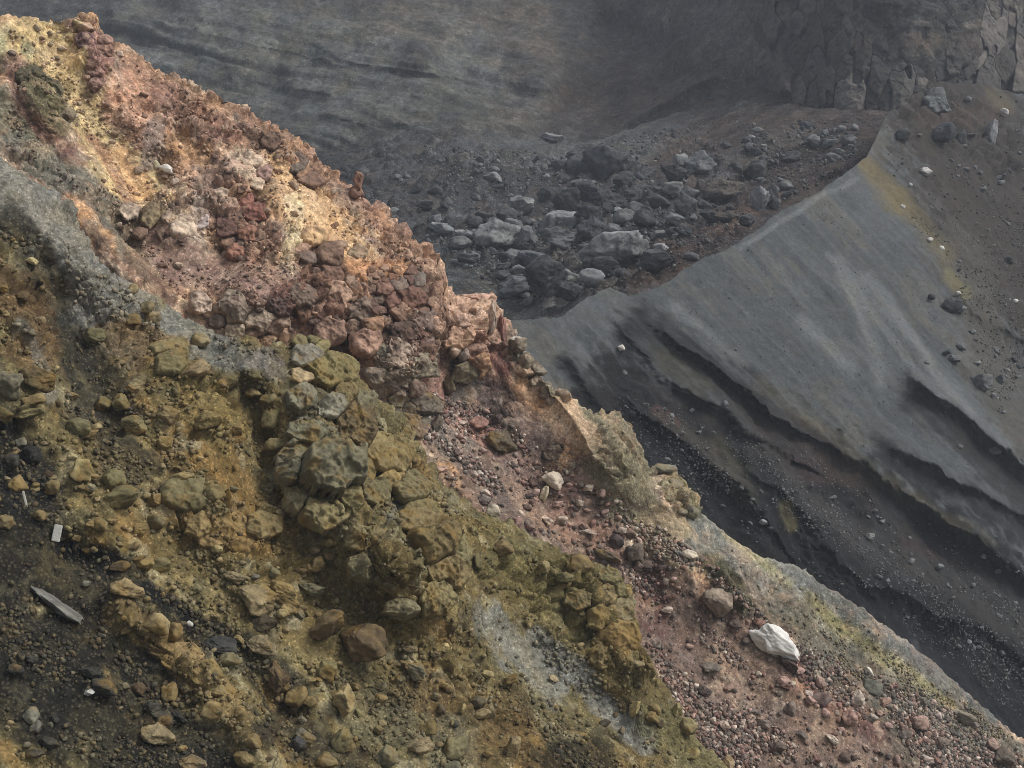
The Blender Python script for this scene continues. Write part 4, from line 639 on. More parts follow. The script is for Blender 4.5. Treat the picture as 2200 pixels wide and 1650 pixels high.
def fill(poly, step, cols, stretch=(1.0, 0.85), grow=1.3, ang=(-25, 25), seed=0, styles=('blocky', 'angular'), keep=1.0):
    """blocks of very unequal size packed into an outline, largest first"""
    r = random.Random(seed); p = np.asarray(poly, float); x0, y0 = p.min(0); x1, y1 = p.max(0); res = []
    area = abs(sum(poly[i][0] * poly[i - 1][1] - poly[i - 1][0] * poly[i][1] for i in range(len(poly)))) / 2; n = int(keep * area / step ** 2 * 1.7)
    sizes = sorted([step * grow * r.choice([.42, .5, .55, .62, .7, .8, .95, 1.15, 1.45]) for _ in range(n)], reverse=True)
    for s_ in sizes:
        for _ in range(14):
            qx_, qy_ = r.uniform(x0, x1), r.uniform(y0, y1)
            if inpoly(np.array([qx_]), np.array([qy_]), poly)[0] and all(math.hypot(qx_ - b[0], (qy_ - b[1]) * 1.15) > 0.40 * (s_ + b[7]) for b in res):
                res.append((qx_, qy_, s_ * stretch[0] * r.uniform(.85, 1.35), s_ * stretch[1] * r.uniform(.75, 1.2), r.choice(cols), r.uniform(*ang), r.choice(styles), s_)); break
    return res
GYL = (116, 108, 74); GYB = (118, 102, 64)
outcrop('rock_outcrop', 'massive knobbly yellow green rock outcrop bulging from the ochre slope', [(932, 1177, 118, 100, GYB, 20, 'round'), (858, 1200, 84, 92, GYL), (811, 1165, 70, 50, GYL), (767, 1164, 66, 56, GYL), (777, 1221, 56, 62, GYL), (858, 1251, 104, 62, GYL, 10), (898, 1125, 100, 50, GYB, 10), (932, 1290, 66, 84, GYL, 25), (955, 1235, 76, 80, GYB, 30), (861, 1308, 70, 44, GYL), (820, 1120, 70, 34, OL), (985, 1190, 46, 70, GYL, 20)], 'ochre', out=0.75, bulk=1.5)
outcrop('rock_outcrop', 'stack of cracked grey lava blocks standing in the ochre slope', [(642, 868, 58, 60, GG, 5), (706, 886, 62, 46, GG, -10), (659, 902, 38, 34, GG), (666, 937, 98, 48, GR, 5), (690, 1018, 150, 118, GR, 8), (622, 1004, 60, 96, GR, -5), (645, 975, 70, 32, OL), (760, 920, 80, 84, BR, -15), (735, 975, 60, 44, OL), (690, 1105, 110, 70, OL, 0), (630, 1080, 50, 60, GR), (745, 1080, 50, 60, OL), (775, 880, 40, 66, GR, 25), (735, 845, 50, 40, GYB)], 'ochre', out=0.8, bulk=1.5)
outcrop('rock_outcrop', 'olive boulder pile with a flat slab on top beside the deep red soil', [(656, 772, 60, 44, GG, 8), (676, 725, 46, 34, OL), (645, 735, 34, 28, OL), (705, 800, 110, 62, OL, 5), (650, 812, 60, 30, TN, 12), (690, 745, 34, 34, OL)], 'ochre', out=0.6, bulk=1.4)
outcrop('rock_outcrop', 'group of bright yellow angular boulders leaning beside the grey blocks', [(835, 985, 100, 72, (132, 114, 64), 12, 'blocky'), (775, 1005, 60, 70, (124, 108, 58), 5, 'blocky'), (875, 1055, 84, 62, GYL, 20), (800, 1060, 60, 50, OL), (900, 1095, 60, 34, OL), (840, 1030, 50, 34, OC)], 'ochre', out=0.6, bulk=1.4)
outcrop('rock_outcrop', 'split slab of olive lava wedged in the upper ochre slope', [(360, 745, 70, 28, OL, -12, 'slab'), (367, 778, 80, 60, OL, -20, 'angular')], 'ochre')
outcrop('rock_outcrop', 'broad pale yellow rock face with rough cleaved bottom edge', [(452, 860, 138, 84, (146, 132, 88), 5, 'blocky'), (420, 835, 70, 40, (138, 124, 80), -10), (500, 845, 70, 50, (134, 120, 76), 15)], 'ochre')
outcrop('rock_outcrop', 'low rounded olive and orange outcrop under the grey boulders', [(404, 1065, 110, 74, OL, 0, 'round'), (430, 1135, 70, 56, GYB), (490, 1130, 90, 66, GYB, 10), (560, 1135, 80, 60, OL), (520, 1165, 60, 30, OC), (455, 1160, 60, 34, OC)], 'ochre')
outcrop('rock_outcrop', 'lumpy ochre crag on the edge above the red scree', [(1325, 1240, 80, 46, OL), (1300, 1280, 50, 44, GYL), (1345, 1265, 56, 44, OL), (1335, 1310, 60, 50, GYB), (1330, 1375, 82, 80, (132, 112, 58), 10, 'round'), (1285, 1330, 50, 50, OC), (1350, 1420, 44, 40, OC), (1240, 1290, 60, 40, GYB), (1290, 1410, 50, 50, OC)], 'ochre')
outcrop('rock_outcrop', 'ridge of ochre bedrock lumps between black gravel streaks', [(400, 1405, 60, 44, OC, 25), (440, 1450, 70, 50, (118, 100, 54), 25), (475, 1480, 60, 44, OL, 30), (370, 1420, 44, 34, OC)], 'ochre')

RB = (104, 78, 64); RP = (170, 136, 112); RD = (84, 57, 50); RG = (106, 95, 84); RW = (188, 168, 146); RK = (60, 52, 47); RY = (174, 138, 94)
outcrop('rock_crag', 'dark brown jointed crag with reddish seams below the orange soil', fill([(790, 590), (905, 600), (935, 640), (925, 760), (850, 760), (800, 700)], 34, [RB, RG, RK, RB, (120, 84, 66)], seed=1) + fill([(780, 570), (900, 575), (905, 605), (790, 610)], 26, [RK, RD, RG], seed=2), 'red', cat='crag', out=0.3)
outcrop('rock_crag', 'dusky red crag of rounded blocks above the crimson soil patch', fill([(650, 610), (770, 600), (800, 690), (790, 740), (720, 730), (650, 680)], 32, [RB, RG, RP, (122, 96, 84), RK, RG], seed=3, styles=('round', 'angular')), 'red', cat='crag', out=0.25)
outcrop('rock_crag', 'pale pink shattered crag at the end of the red crest', fill([(955, 665), (990, 640), (1050, 640), (1062, 720), (1035, 770), (985, 765), (950, 720)], 27, [RP, RW, (184, 146, 118), RP, (140, 104, 88)], seed=4, styles=('blocky', 'angular'), grow=1.35) + [(1020, 636, 56, 18, RP, 10, 'slab'), (1004, 800, 60, 40, GYL), (1030, 780, 44, 50, RY)], 'red', cat='crag', out=0.35)
outcrop('rock_pillar', 'upright whitish splinter standing at the pink crag', [(1058, 682, 20, 74, RW, 2, 'slab'), (1060, 725, 24, 34, RP)], 'red', cat='rock pillar', foot=(1060, 735))
outcrop('rock_pillar', 'upright dusky red splinter at the outer end of the crest', [(1080, 705, 17, 62, (128, 84, 76), -3, 'slab'), (1078, 738, 28, 34, RD)], 'red', cat='rock pillar', foot=(1076, 745))
outcrop('rock_crag', 'grey and cream fractured blocks at the foot of the brown crag', fill([(795, 750), (915, 745), (920, 840), (860, 850), (800, 820)], 40, [RG, (122, 114, 98), RW, (112, 104, 88), (134, 122, 100)], seed=5), 'red', cat='crag', out=0.3)
outcrop('rock_crag', 'black and grey boulder cluster under the mauve scree', [(430, 652, 56, 46, RW, 10), (502, 665, 66, 70, GG, -20, 'angular'), (565, 635, 64, 50, RK, 5), (560, 688, 86, 48, (72, 66, 62), -8), (505, 712, 46, 30, RW), (590, 660, 50, 60, RK), (545, 655, 40, 30, RK), (600, 700, 50, 46, RG), (470, 690, 40, 30, RG), (610, 715, 26, 40, RP), (540, 715, 34, 22, RP)], 'red', cat='crag', out=0.3)
outcrop('rock_crag', 'whitish lumpy crag in the middle of the red ridge', fill([(500, 330), (560, 325), (575, 385), (540, 410), (500, 385)], 24, [RW, RP, (160, 128, 112)], seed=6, styles=('round', 'angular')), 'red', cat='crag')
outcrop('rock_crag', 'mixed white and dark red crag below the grey dust streak', [(279, 454, 40, 30, RW, 15), (323, 461, 38, 52, RK), (393, 491, 60, 54, RW, 0, 'round'), (363, 468, 32, 32, RG), (350, 500, 26, 26, RK), (430, 470, 34, 60, (170, 156, 146), 10), (470, 420, 34, 28, RW), (420, 430, 30, 40, (176, 160, 146)), (300, 500, 30, 24, RB)], 'red', cat='crag')
outcrop('rock_crag', 'dark red knotted crag beside the pale striped yellow face', fill([(470, 430), (545, 420), (560, 520), (500, 545), (465, 500)], 30, [RB, RD, (140, 92, 76), RG, RP], seed=7, styles=('angular', 'craggy')), 'red', cat='crag')
outcrop('rock_crag', 'brown studded crag on the bright orange face', fill([(660, 510), (740, 500), (790, 560), (760, 600), (680, 590), (640, 550)], 30, [RB, RY, RP, (128, 84, 66), RG], seed=8, styles=('round', 'angular'), keep=.8), 'red', cat='crag')
outcrop('rock_crag', 'maroon knobbly crag along the red crest above the orange face', fill([(560, 270), (620, 300), (680, 350), (700, 400), (640, 380), (580, 330)], 28, [RB, RD, (126, 86, 74), RG, RK], seed=9, styles=('craggy', 'angular'), keep=.8), 'red', cat='crag')
outcrop('rock_crag', 'purplish bubbly crag under the summit of the ridge', fill([(180, 80), (225, 70), (230, 130), (215, 190), (185, 170)], 22, [(140, 108, 98), (122, 92, 84), RP], seed=10, styles=('round', 'craggy')), 'red', cat='crag')
outcrop('rock_crag', 'mossy dark olive crag in the dark red streak of the ridge', fill([(60, 160), (100, 170), (150, 260), (130, 280), (75, 240)], 24, [(86, 82, 58), (72, 66, 50), (110, 100, 66)], seed=11, styles=('craggy',)), 'red', cat='crag')
outcrop('rock_pillar', 'short reddish brown pinnacle sticking up from the crest', [(769, 388, 24, 44, (120, 78, 62), 5, 'blocky'), (766, 415, 34, 34, (140, 98, 80))], 'red', cat='rock pillar', foot=(764, 425))
outcrop('summit_rock', 'pale ochre summit knob at the top of the ridge', [(180, 40, 34, 28, (176, 152, 112), 0, 'craggy'), (196, 52, 30, 28, (150, 116, 100), 20, 'craggy'), (160, 54, 44, 24, (180, 158, 110), 0, 'craggy'), (184, 60, 40, 30, (168, 140, 108), 0, 'angular')], 'red', cat='rock', foot=(180, 66))
outcrop('rock_outcrop', 'white capped grey block perched on the crest above the ash', [(1113, 742, 40, 40, (120, 112, 96), 8, 'blocky'), (1111, 727, 34, 10, WH, 4, 'slab'), (1130, 778, 36, 44, (124, 112, 96))], 'red', foot=(1122, 785))
KN = (128, 120, 90); KN2 = (110, 102, 72)
outcrop('rock_outcrop', 'crumbly grey olive knob on the crest beside the pink scree', [(1312, 922, 78, 46, (112, 103, 82), 12, 'craggy'), (1336, 968, 74, 54, (106, 97, 74), 15, 'craggy'), (1296, 962, 48, 44, (118, 108, 88), 0, 'angular'), (1346, 1020, 62, 56, (104, 95, 70), 20, 'angular'), (1310, 1005, 50, 50, (122, 114, 92), 0, 'angular'), (1350, 1072, 52, 48, (110, 102, 76), 20, 'angular'), (1325, 1050, 40, 40, (116, 108, 84), 0, 'angular')], 'ochre', bulk=0.6, out=0.15)
outcrop('rock_outcrop', 'squat olive knob with a grey capstone on the ash spur', [(1432, 1003, 44, 20, GG, 5, 'round')] + fill([(1420, 1020), (1490, 1050), (1505, 1100), (1460, 1110), (1430, 1060)], 28, [KN2, (112, 106, 84), KN], seed=13, styles=('craggy', 'round')), 'ochre')
outcrop('rock_outcrop', 'dark crusty brown green crag beside the ash spur', fill([(1505, 1205), (1570, 1215), (1610, 1270), (1630, 1310), (1590, 1310), (1550, 1270)], 26, [(70, 64, 42), (92, 90, 76), (58, 54, 38)], seed=14, styles=('craggy',)), 'ochre')
outcrop('rock_outcrop', 'pale and black streaked rib standing in the pink scree', fill([(1180, 950), (1215, 955), (1235, 1010), (1210, 1015), (1185, 985)], 20, [(150, 136, 116), (84, 80, 74), (116, 108, 88)], seed=15, styles=('craggy', 'angular')), 'red')
outcrop('rock_crag', 'grey brown crest fragments above the peach soil', fill([(1125, 790), (1150, 780), (1210, 850), (1190, 870), (1140, 840)], 22, [(120, 110, 94), (150, 130, 108), (96, 88, 80)], seed=16, styles=('craggy', 'angular')), 'red', cat='crag')
outcrop('rock_outcrop', 'dark soil stained rock apron under the fractured grey blocks', fill([(830, 850), (920, 850), (915, 930), (870, 920)], 30, [(74, 72, 60), (60, 58, 50), (92, 88, 70)], seed=17), 'ochre')

CLIFF = [(1610, -60), (1700, -70), (1850, -60), (2230, -60), (2230, 195), (2150, 180), (2010, 165), (1960, 190), (1900, 225), (1800, 215), (1720, 200), (1640, 190)]
outcrop('rock_cliff', 'steep dark fractured cliff with vertical joints above the brown slope', fill(CLIFF, 36, [(66, 63, 60), (80, 76, 71), (50, 48, 46), (90, 84, 77), (58, 53, 48), (78, 68, 60)], stretch=(.7, 1.5), grow=1.3, ang=(-14, 14), seed=33, styles=('craggy', 'angular', 'blocky', 'craggy')), 'talus', cat='cliff', sid=4, bulk=0.55, out=0.5, jit=.15)
# named stones on the scree and ridge
def single(name, label, *a, cat='boulder', **k): return place_rock(name, *a, label=label, cat=cat, **k)
single('boulder', 'big bright white boulder with a dark underside lying on the red scree', 1660, 1384, 122, 64, 36, (216, 212, 203), 'white', 'cleft', depth=64, out=0.36, k=1, tilt=0.1, jit=0)
single('boulder', 'dark underside rock wedged beneath the white boulder', 1690, 1428, 60, 24, 33, (70, 64, 58), 'grey', 'blocky', out=0.3)
single('boulder', 'pinkish grey boulder uphill of the white boulder', 1537, 1298, 70, 62, 20, (136, 118, 104), 'red', 'angular', out=0.35)
single('boulder', 'cream white topped boulder at the edge of the ash spur', 1478, 1194, 38, 22, 12, (206, 192, 160), 'white', 'angular', out=0.35)
single('boulder', 'large creamy white boulder in the middle of the pink scree', 1187, 1028, 50, 34, 25, (206, 190, 162), 'white', 'round', out=0.4)
single('boulder', 'upright cream splinter below the creamy boulder', 1168, 1062, 18, 38, 10, (176, 160, 128), 'white', 'angular', out=0.5)
single('boulder', 'pink and white rounded boulder below the crag on the scree', 1020, 912, 46, 30, 5, (168, 124, 110), 'red', 'round', out=0.35)
single('boulder', 'long dark mossy green boulder lying on the pink scree', 1078, 960, 76, 44, 42, (78, 78, 58), 'ochre', 'angular', out=0.35)
single('boulder', 'round black boulder above the lumpy ochre crag', 1322, 1165, 30, 30, 0, (36, 36, 38), 'grey', 'round', out=0.45)
single('boulder', 'dark brown grey boulder beside the round black one', 1355, 1187, 42, 42, 10, (70, 62, 52), 'grey', 'angular', out=0.35)
single('boulder', 'white boulder with a crack on the mauve part of the ridge', 362, 366, 34, 20, 8, (222, 214, 196), 'white', 'round', out=0.35)
single('stone', 'pale yellow stone beside the white cracked boulder', 336, 354, 18, 22, 0, (196, 182, 130), 'white', 'round', cat='stone')
single('boulder', 'mossy brown stub leaning below the grey fractured blocks', 958, 825, 26, 46, -15, (84, 76, 50), 'ochre', 'angular', out=0.4)
single('rock_slab', 'long flat dark slab on the rim of the ochre slope', 1302, 1198, 70, 22, 22, (82, 80, 62), 'ochre', 'slab', cat='slab', out=0.4)
single('rock_slab', 'long pale grey slab lying along the black gravel streak', 120, 1302, 150, 26, 34, (132, 131, 122), 'grey', 'angular', cat='slab', out=0.12, k=2)
single('rock_slab', 'black slab with a pale grey broken edge among ochre stones', 471, 1392, 84, 34, 12, (62, 62, 60), 'grey', 'slab', cat='slab', out=0.3)
single('boulder', 'dark grey boulder with a white top under the yellow ash streak', 1872, 1478, 50, 38, 30, (84, 86, 78), 'grey', 'angular')
single('stone', 'small white stone on the dark grey boulder below the ash', 1865, 1444, 16, 26, -40, (214, 208, 188), 'white', 'angular', cat='stone')
single('boulder', 'dark round boulder in the black gully mouth', 1356, 886, 22, 18, 10, (44, 44, 48), 'grey', 'round')

# the small white marker tile and the thin stick in the black gravel
def box_mesh(name, dx, dy, dz, bev, mat):
    bm = bmesh.new(); bmesh.ops.create_cube(bm, size=1.0); bmesh.ops.scale(bm, vec=(dx, dy, dz), verts=bm.verts)
    bmesh.ops.bevel(bm, geom=bm.edges[:], offset=bev, segments=2, affect='EDGES'); me = bpy.data.meshes.new(name); bm.to_mesh(me); bm.free(); me.materials.append(mat); return me
def at_pixel(o, px, py, ang, out):
    i = ground_at(px, py); C = CAM + rays(np.array([px]), np.array([py]))[0] * qd[i] + NN[i] * out
    a = math.radians(ang); ax = RIGHT * math.cos(a) - UP * math.sin(a); az = RIGHT * math.sin(a) + UP * math.cos(a)
    o.matrix_world = Matrix.Translation(Vector(C)) @ Matrix(((ax[0], FWD[0], az[0]), (ax[1], FWD[1], az[1]), (ax[2], FWD[2], az[2]))).to_4x4()
mpp = 48.0 / FPX
e = bpy.data.objects.new('marker_tile', box_mesh('marker_tile', 15 * mpp, 0.07, 31 * mpp, 0.012, ROCKMAT['white'])); col.objects.link(e); e.color = (0.62, 0.61, 0.55, 1); at_pixel(e, 116, 1139, 12, 0.2)
e['label'] = 'small upright white rectangular block in the black gravel'; e['category'] = 'marker'
e = bpy.data.objects.new('stick', box_mesh('stick', 4 * mpp, 0.05, 30 * mpp, 0.01, ROCKMAT['white'])); col.objects.link(e); e.color = (0.55, 0.52, 0.45, 1); at_pixel(e, 55, 1080, -14, 0.16)
e['label'] = 'thin pale stick poking out of the black gravel'; e['category'] = 'stick'

# talus boulders
TL = (120, 121, 120); TD = (62, 64, 66); TM = (100, 102, 102); TB = (84, 76, 68)
TN_ = {TL: 'pale grey', TD: 'dark', TM: 'grey', TB: 'brown'}
Z3 = 'in the boulder field behind the ash crest'
TAL = [(1053, 525, 88, 58, TL), (1107, 505, 48, 30, TM), (1130, 533, 38, 48, TM), (1214, 498, 62, 42, TL), (1204, 530, 62, 38, TM), (1174, 498, 32, 38, TD), (1130, 457, 48, 36, TL), (1218, 454, 52, 46, TD), (1315, 460, 58, 42, TD), (1282, 515, 64, 44, TD), (1318, 505, 32, 22, TM), (1365, 515, 36, 22, TM), (1390, 485, 40, 32, TD), (1430, 414, 42, 30, TM), (1457, 454, 38, 40, TM), (1447, 387, 52, 28, TD), (1295, 385, 84, 62, TD), (1250, 385, 46, 50, TD), (1262, 427, 60, 34, TD), (1494, 367, 54, 40, TM), (1470, 352, 26, 26, TL), (1628, 380, 40, 30, TD), (1625, 447, 34, 46, TL, 15), (1650, 440, 28, 50, TM, -15), (1574, 420, 84, 42, TB), (1689, 407, 24, 18, TM), (1692, 343, 36, 20, TD, -20), (1530, 477, 40, 24, TD), (1187, 614, 80, 74, TD, -30), (1123, 630, 72, 38, TM, -18), (1231, 617, 50, 34, TL), (1235, 641, 46, 30, TD), (1268, 612, 44, 34, TL), (1315, 590, 66, 36, TD), (1405, 580, 60, 40, TD), (1370, 545, 60, 44, TM), (1145, 568, 50, 30, TM), (1184, 304, 44, 16, TL, 5), (1345, 480, 40, 30, TM), (1415, 445, 44, 26, TD), (1480, 430, 36, 24, TM), (1260, 480, 50, 34, TD), (1090, 475, 40, 26, TD), (1040, 480, 36, 24, TD), (1170, 430, 36, 28, TD), (960, 500, 36, 22, TM), (985, 535, 40, 26, TM), (945, 490, 30, 16, TL), (1370, 430, 50, 30, TD), (1240, 345, 30, 22, TD), (1340, 400, 40, 28, TD), (1520, 355, 30, 22, TD), (1560, 470, 36, 20, TB), (1600, 480, 30, 18, TD), (1280, 575, 40, 30, TM), (1010, 560, 40, 18, TM), (1100, 560, 44, 24, TM), (1380, 345, 26, 18, TD), (1440, 480, 36, 22, TM), (1465, 505, 34, 18, TD)]
rocks(Z3, [r if len(r) > 6 else (*r[:5], r[5] if len(r) > 5 else random.uniform(-15, 20), random.choice(['angular', 'cleft', 'blocky'])) for r in TAL], 'talus', TN_, out=0.4, grow=1.3)
single('boulder', 'huge flat topped pale boulder at the middle of the boulder field', 1318, 556, 150, 84, -8, (138, 139, 137), 'talus', 'blocky', out=0.2, k=2)
Z4 = 'on the dark slope beside the yellow patch'
rocks(Z4, [(2001, 232, 62, 62, TM, 0, 'craggy'), (1934, 296, 32, 28, TD), (2018, 292, 46, 42, TD), (2126, 286, 24, 54, TL, 3, 'slab'), (1985, 373, 26, 18, WH), (1998, 293, 14, 14, TL), (2159, 242, 20, 12, WH, 30), (2105, 208, 16, 10, TL), (2080, 215, 14, 10, TL), (2120, 228, 16, 10, TL), (1937, 447, 11, 12, WH), (1995, 518, 15, 12, WH), (2021, 535, 12, 10, WH), (1955, 398, 8, 8, WH), (2060, 300, 20, 40, TD), (2045, 662, 38, 38, TD, 30), (2062, 666, 22, 18, TL), (2102, 829, 48, 42, TM, 15, 'blocky'), (2146, 819, 22, 22, TM), (2062, 748, 22, 16, TM), (2032, 758, 18, 12, TD), (2099, 782, 16, 12, TL), (2050, 772, 24, 16, TM), (2133, 970, 28, 18, TL, 10), (1867, 1154, 22, 16, TL), (1953, 1209, 18, 16, TL), (2060, 632, 12, 10, WH), (2180, 648, 12, 9, WH), (2000, 640, 16, 12, TD), (2165, 560, 20, 14, TD), (1990, 780, 12, 10, TM), (1558, 870, 12, 14, TL), (1333, 750, 16, 14, WH), (1340, 802, 12, 12, TL), (2060, 960, 14, 10, TL), (2110, 1195, 14, 12, TL), (2080, 1380, 12, 10, TL), (2090, 1392, 10, 10, TL)], 'talus', {**TN_, WH: 'whitish'})
Z5 = 'lying on the red scree'
SP = (168, 136, 122); SR = (128, 94, 84); SG = (112, 104, 96); SW = (198, 182, 164); SD = (70, 60, 56)
SN = {SP: 'pink', SR: 'reddish', SG: 'grey', SW: 'cream', SD: 'dark brown'}
rocks(Z5, [(1682, 1467, 28, 22, SP), (1759, 1507, 44, 30, (112, 104, 96)), (1695, 1527, 26, 34, SG), (1823, 1544, 34, 28, SP, 30), (1840, 1508, 30, 38, SW, 20), (1761, 1473, 22, 28, SP), (1985, 1635, 40, 20, SW), (1368, 1218, 28, 22, SG), (1390, 1212, 28, 22, SD), (1310, 1190, 30, 18, SR, 25), (1335, 1140, 18, 14, SW), (1245, 1080, 16, 14, SW), (1300, 1130, 14, 10, SP), (1525, 1435, 46, 22, SG), (1510, 1490, 34, 22, SD, 35), (1410, 1390, 18, 14, SG), (1785, 1590, 30, 16, SW, 40), (1640, 1560, 30, 22, SG), (1670, 1610, 36, 26, SD), (1870, 1545, 24, 18, SW), (1900, 1510, 26, 18, SP), (1940, 1580, 30, 20, SG), (1970, 1550, 40, 30, SP, 20), (2020, 1600, 30, 22, SG), (2090, 1560, 26, 18, SG), (2130, 1600, 34, 24, SP), (2060, 1540, 60, 30, SG, 20), (2150, 1630, 50, 40, SD), (1980, 1510, 24, 18, SG), (1700, 1470, 16, 12, SW), (1630, 1450, 14, 12, SW), (1600, 1375, 20, 16, SD), (1580, 1340, 30, 20, SD, 20), (1630, 1340, 30, 16, SR, 20), (1430, 1250, 20, 16, SG), (1385, 1140, 18, 12, SP), (1260, 1145, 44, 12, SW, 8), (1060, 1105, 30, 30, SW, 20), (1040, 1060, 24, 16, SW), (945, 1010, 30, 14, SP), (1130, 1090, 22, 14, SD), (1170, 1120, 28, 18, SW, 30), (1100, 1000, 18, 14, SG), (1140, 1040, 22, 22, SD), (1070, 900, 26, 22, SD), (1085, 890, 16, 18, SD), (1060, 880, 18, 16, SD), (935, 915, 22, 40, (88, 78, 58)), (1240, 1010, 14, 12, SR), (1215, 1030, 20, 16, SD), (1015, 1020, 20, 14, SW), (1565, 1480, 22, 14, SP), (1480, 1390, 18, 12, SP), (1555, 1560, 24, 16, SW, 30), (1720, 1580, 26, 16, SG, 20), (1810, 1630, 30, 20, SD)], 'red', {**SN, (88, 78, 58): 'mossy brown'})
print('rocks2 %.1fs' % (time.time() - T0))

# ------------------------------------------------------------------ scattered stones
def scatter_px(poly, n, sheet_id=None, dens=None):
    p = np.asarray(poly, float); lo, hi = p.min(0), p.max(0); out = []
    while len(out) < n:
        q = rng.uniform(lo, hi, (n * 3, 2)); q = q[inpoly(q[:, 0], q[:, 1], poly)]
        if dens is not None:
            f = fbm(np.c_[(q[:, 0] * .77 + q[:, 1] * .64) / dens[0] / 2.6, (q[:, 1] * .77 - q[:, 0] * .64) / dens[0] * 1.3, np.zeros(len(q))], 4, dens[1]); q = q[rng.random(len(q)) < smooth(-0.25, 0.5, f) + 0.04]
        for a in q:
            i = ground_at(*a)
            if i >= 0 and (sheet_id is None or SID[i] in sheet_id): out.append((a[0], a[1], i))
            if len(out) >= n: break
    return out
POLY1 = [(-60, 480), (150, 500), (370, 700), (640, 760), (880, 960), (1000, 1110), (1340, 1260), (1420, 1520), (1560, 1660), (1500, 1700), (-60, 1700)]
POLY2 = [(900, 840), (1050, 880), (1250, 1030), (1500, 1180), (1700, 1380), (2000, 1500), (2230, 1660), (1560, 1690), (1400, 1420), (1330, 1230), (1000, 1080), (880, 900)]
POLYR = [(20, 60), (180, 60), (340, 170), (640, 320), (940, 580), (900, 820), (640, 720), (380, 640), (220, 450), (20, 320)]
POLYC = [(780, 420), (900, 310), (1200, 330), (1500, 260), (1880, 260), (1850, 330), (1500, 550), (1350, 620), (1100, 660), (960, 600), (850, 470)]
POLYB = [(1330, 850), (1500, 880), (1700, 960), (1900, 1060), (2220, 1230), (2220, 1560), (1850, 1290), (1600, 1150), (1400, 1000)]
POLYU = [(1890, 280), (2010, 190), (2220, 220), (2220, 760), (2150, 900), (2060, 640), (1930, 440)]
POLYF = [(1350, 650), (1500, 580), (1850, 380), (1950, 560), (2150, 920), (2220, 1000), (1900, 1020), (1600, 820)]
POLYA = [(1560, 1180), (1800, 1300), (2220, 1620), (2100, 1620), (1700, 1370)]
POLYD = [(1100, 120), (1500, 120), (1900, 200), (1850, 260), (1300, 300), (1000, 280)]
def stones(name, zone, poly, n, smin, smax, cols, mk, names, sid, dens, power=2.0):
    for (x, y, i) in scatter_px(poly, n, sid, dens):
        s = smin + (smax - smin) * random.random() ** power; c = random.choice(cols)
        st = random.choice(['angular', 'round', 'blocky']); place_rock(name, x, y, s * random.uniform(.85, 1.4), s * random.uniform(.6, 1.0), random.uniform(-25, 40), c, mk, st, label=f'small {names[c]} {SHAPE[st]} loose stone {beside(x, y)}', cat='stone', group=f'small {names[c]} loose stones {zone}', out=0.18)
stones('ochre_stone', 'among the boulders of the ochre slope', POLY1, 170, 13, 28, [OL, OC, OC, TN, PY, GR, DG, BR], 'ochre', CNAME, (0,), (150, 201))
stones('scree_stone', 'scattered down the red scree', POLY2, 130, 11, 24, [SP, SR, SG, SW, SD, SP], 'red', SN, (1,), (120, 202))
RN = {RB: 'brown', RP: 'pink', RD: 'dark red', RW: 'cream', RG: 'grey'}
stones('ridge_stone', 'on the red and yellow ridge', POLYR, 90, 10, 22, [RB, RP, RD, RW, RG], 'red', RN, (1,), (80, 203))
stones('lava_boulder', 'filling the boulder field', POLYC, 235, 11, 36, [TL, TD, TM, TD], 'talus', TN_, (3,), (110, 204))
stones('gully_stone', 'on the black gully slopes', POLYB, 50, 9, 15, [TL, TM], 'talus', TN_, (2,), (90, 205))
stones('slope_stone', 'on the brown slope above the ash fan', POLYU, 50, 9, 16, [TL, TD, TM], 'talus', TN_, (2,), (90, 206))
print('stones %.1fs' % (time.time() - T0))

# gravel and pebbles: too many to count, one object for each slope
ID, IF = ico(1)
def gravel(name, label, poly, n, smin, smax, cols, sid, dens, mat, power=2.5, own=0.35, flat=0.75):
    pts = scatter_px(poly, n, sid, dens); idx = np.array([p[2] for p in pts]); m = len(idx)
    s = (smin + (smax - smin) * rng.random(m) ** power) * qd[idx] / FPX * 0.5
    D0, F0 = (ID12, IF12)
    A = rng.normal(size=(m, 3, 3)); Q = np.linalg.qr(A)[0]
    sc3 = np.stack([rng.uniform(.8, 1.4, m), rng.uniform(.7, 1.1, m), rng.uniform(.5, .9, m)], 1) * s[:, None]
    rad = rng.uniform(.7, 1.15, (m, len(D0), 1))
    L = D0[None] * rad * sc3[:, None, :]; Wv = np.einsum('nij,nkj->nki', Q, L)
    # sit on the slope where it is seen
    jit = rng.normal(size=(m, 3)) * (3.0 * qd[idx] / FPX)[:, None]; jit -= (jit * NN[idx]).sum(1, keepdims=True) * NN[idx]
    Wv += (VV[idx] + jit + NN[idx] * (s * 0.25)[:, None])[:, None]
    F = (IF12[None] + (np.arange(m) * len(D0))[:, None, None]).reshape(-1, 3)
    pal = np.array([lin(c) for c in cols])[rng.integers(0, len(cols), m)] * rng.uniform(.65, 1.35, (m, 1))
    cc = pal * (1 - own) + CC[idx] * 1.1 * own
    me = mesh_from(name, Wv.reshape(-1, 3), F, np.repeat(np.clip(cc, .004, .9), len(D0), 0), smooth_shade=False); me.materials.append(mat)
    o = bpy.data.objects.new(name, me); col.objects.link(o); o['kind'] = 'stuff'; o['label'] = label; o['category'] = 'gravel'
g_ = (1 + 5 ** .5) / 2
ID12 = np.array([(-1, g_, 0), (1, g_, 0), (-1, -g_, 0), (1, -g_, 0), (0, -1, g_), (0, 1, g_), (0, -1, -g_), (0, 1, -g_), (g_, 0, -1), (g_, 0, 1), (-g_, 0, -1), (-g_, 0, 1)]) / math.hypot(1, g_)
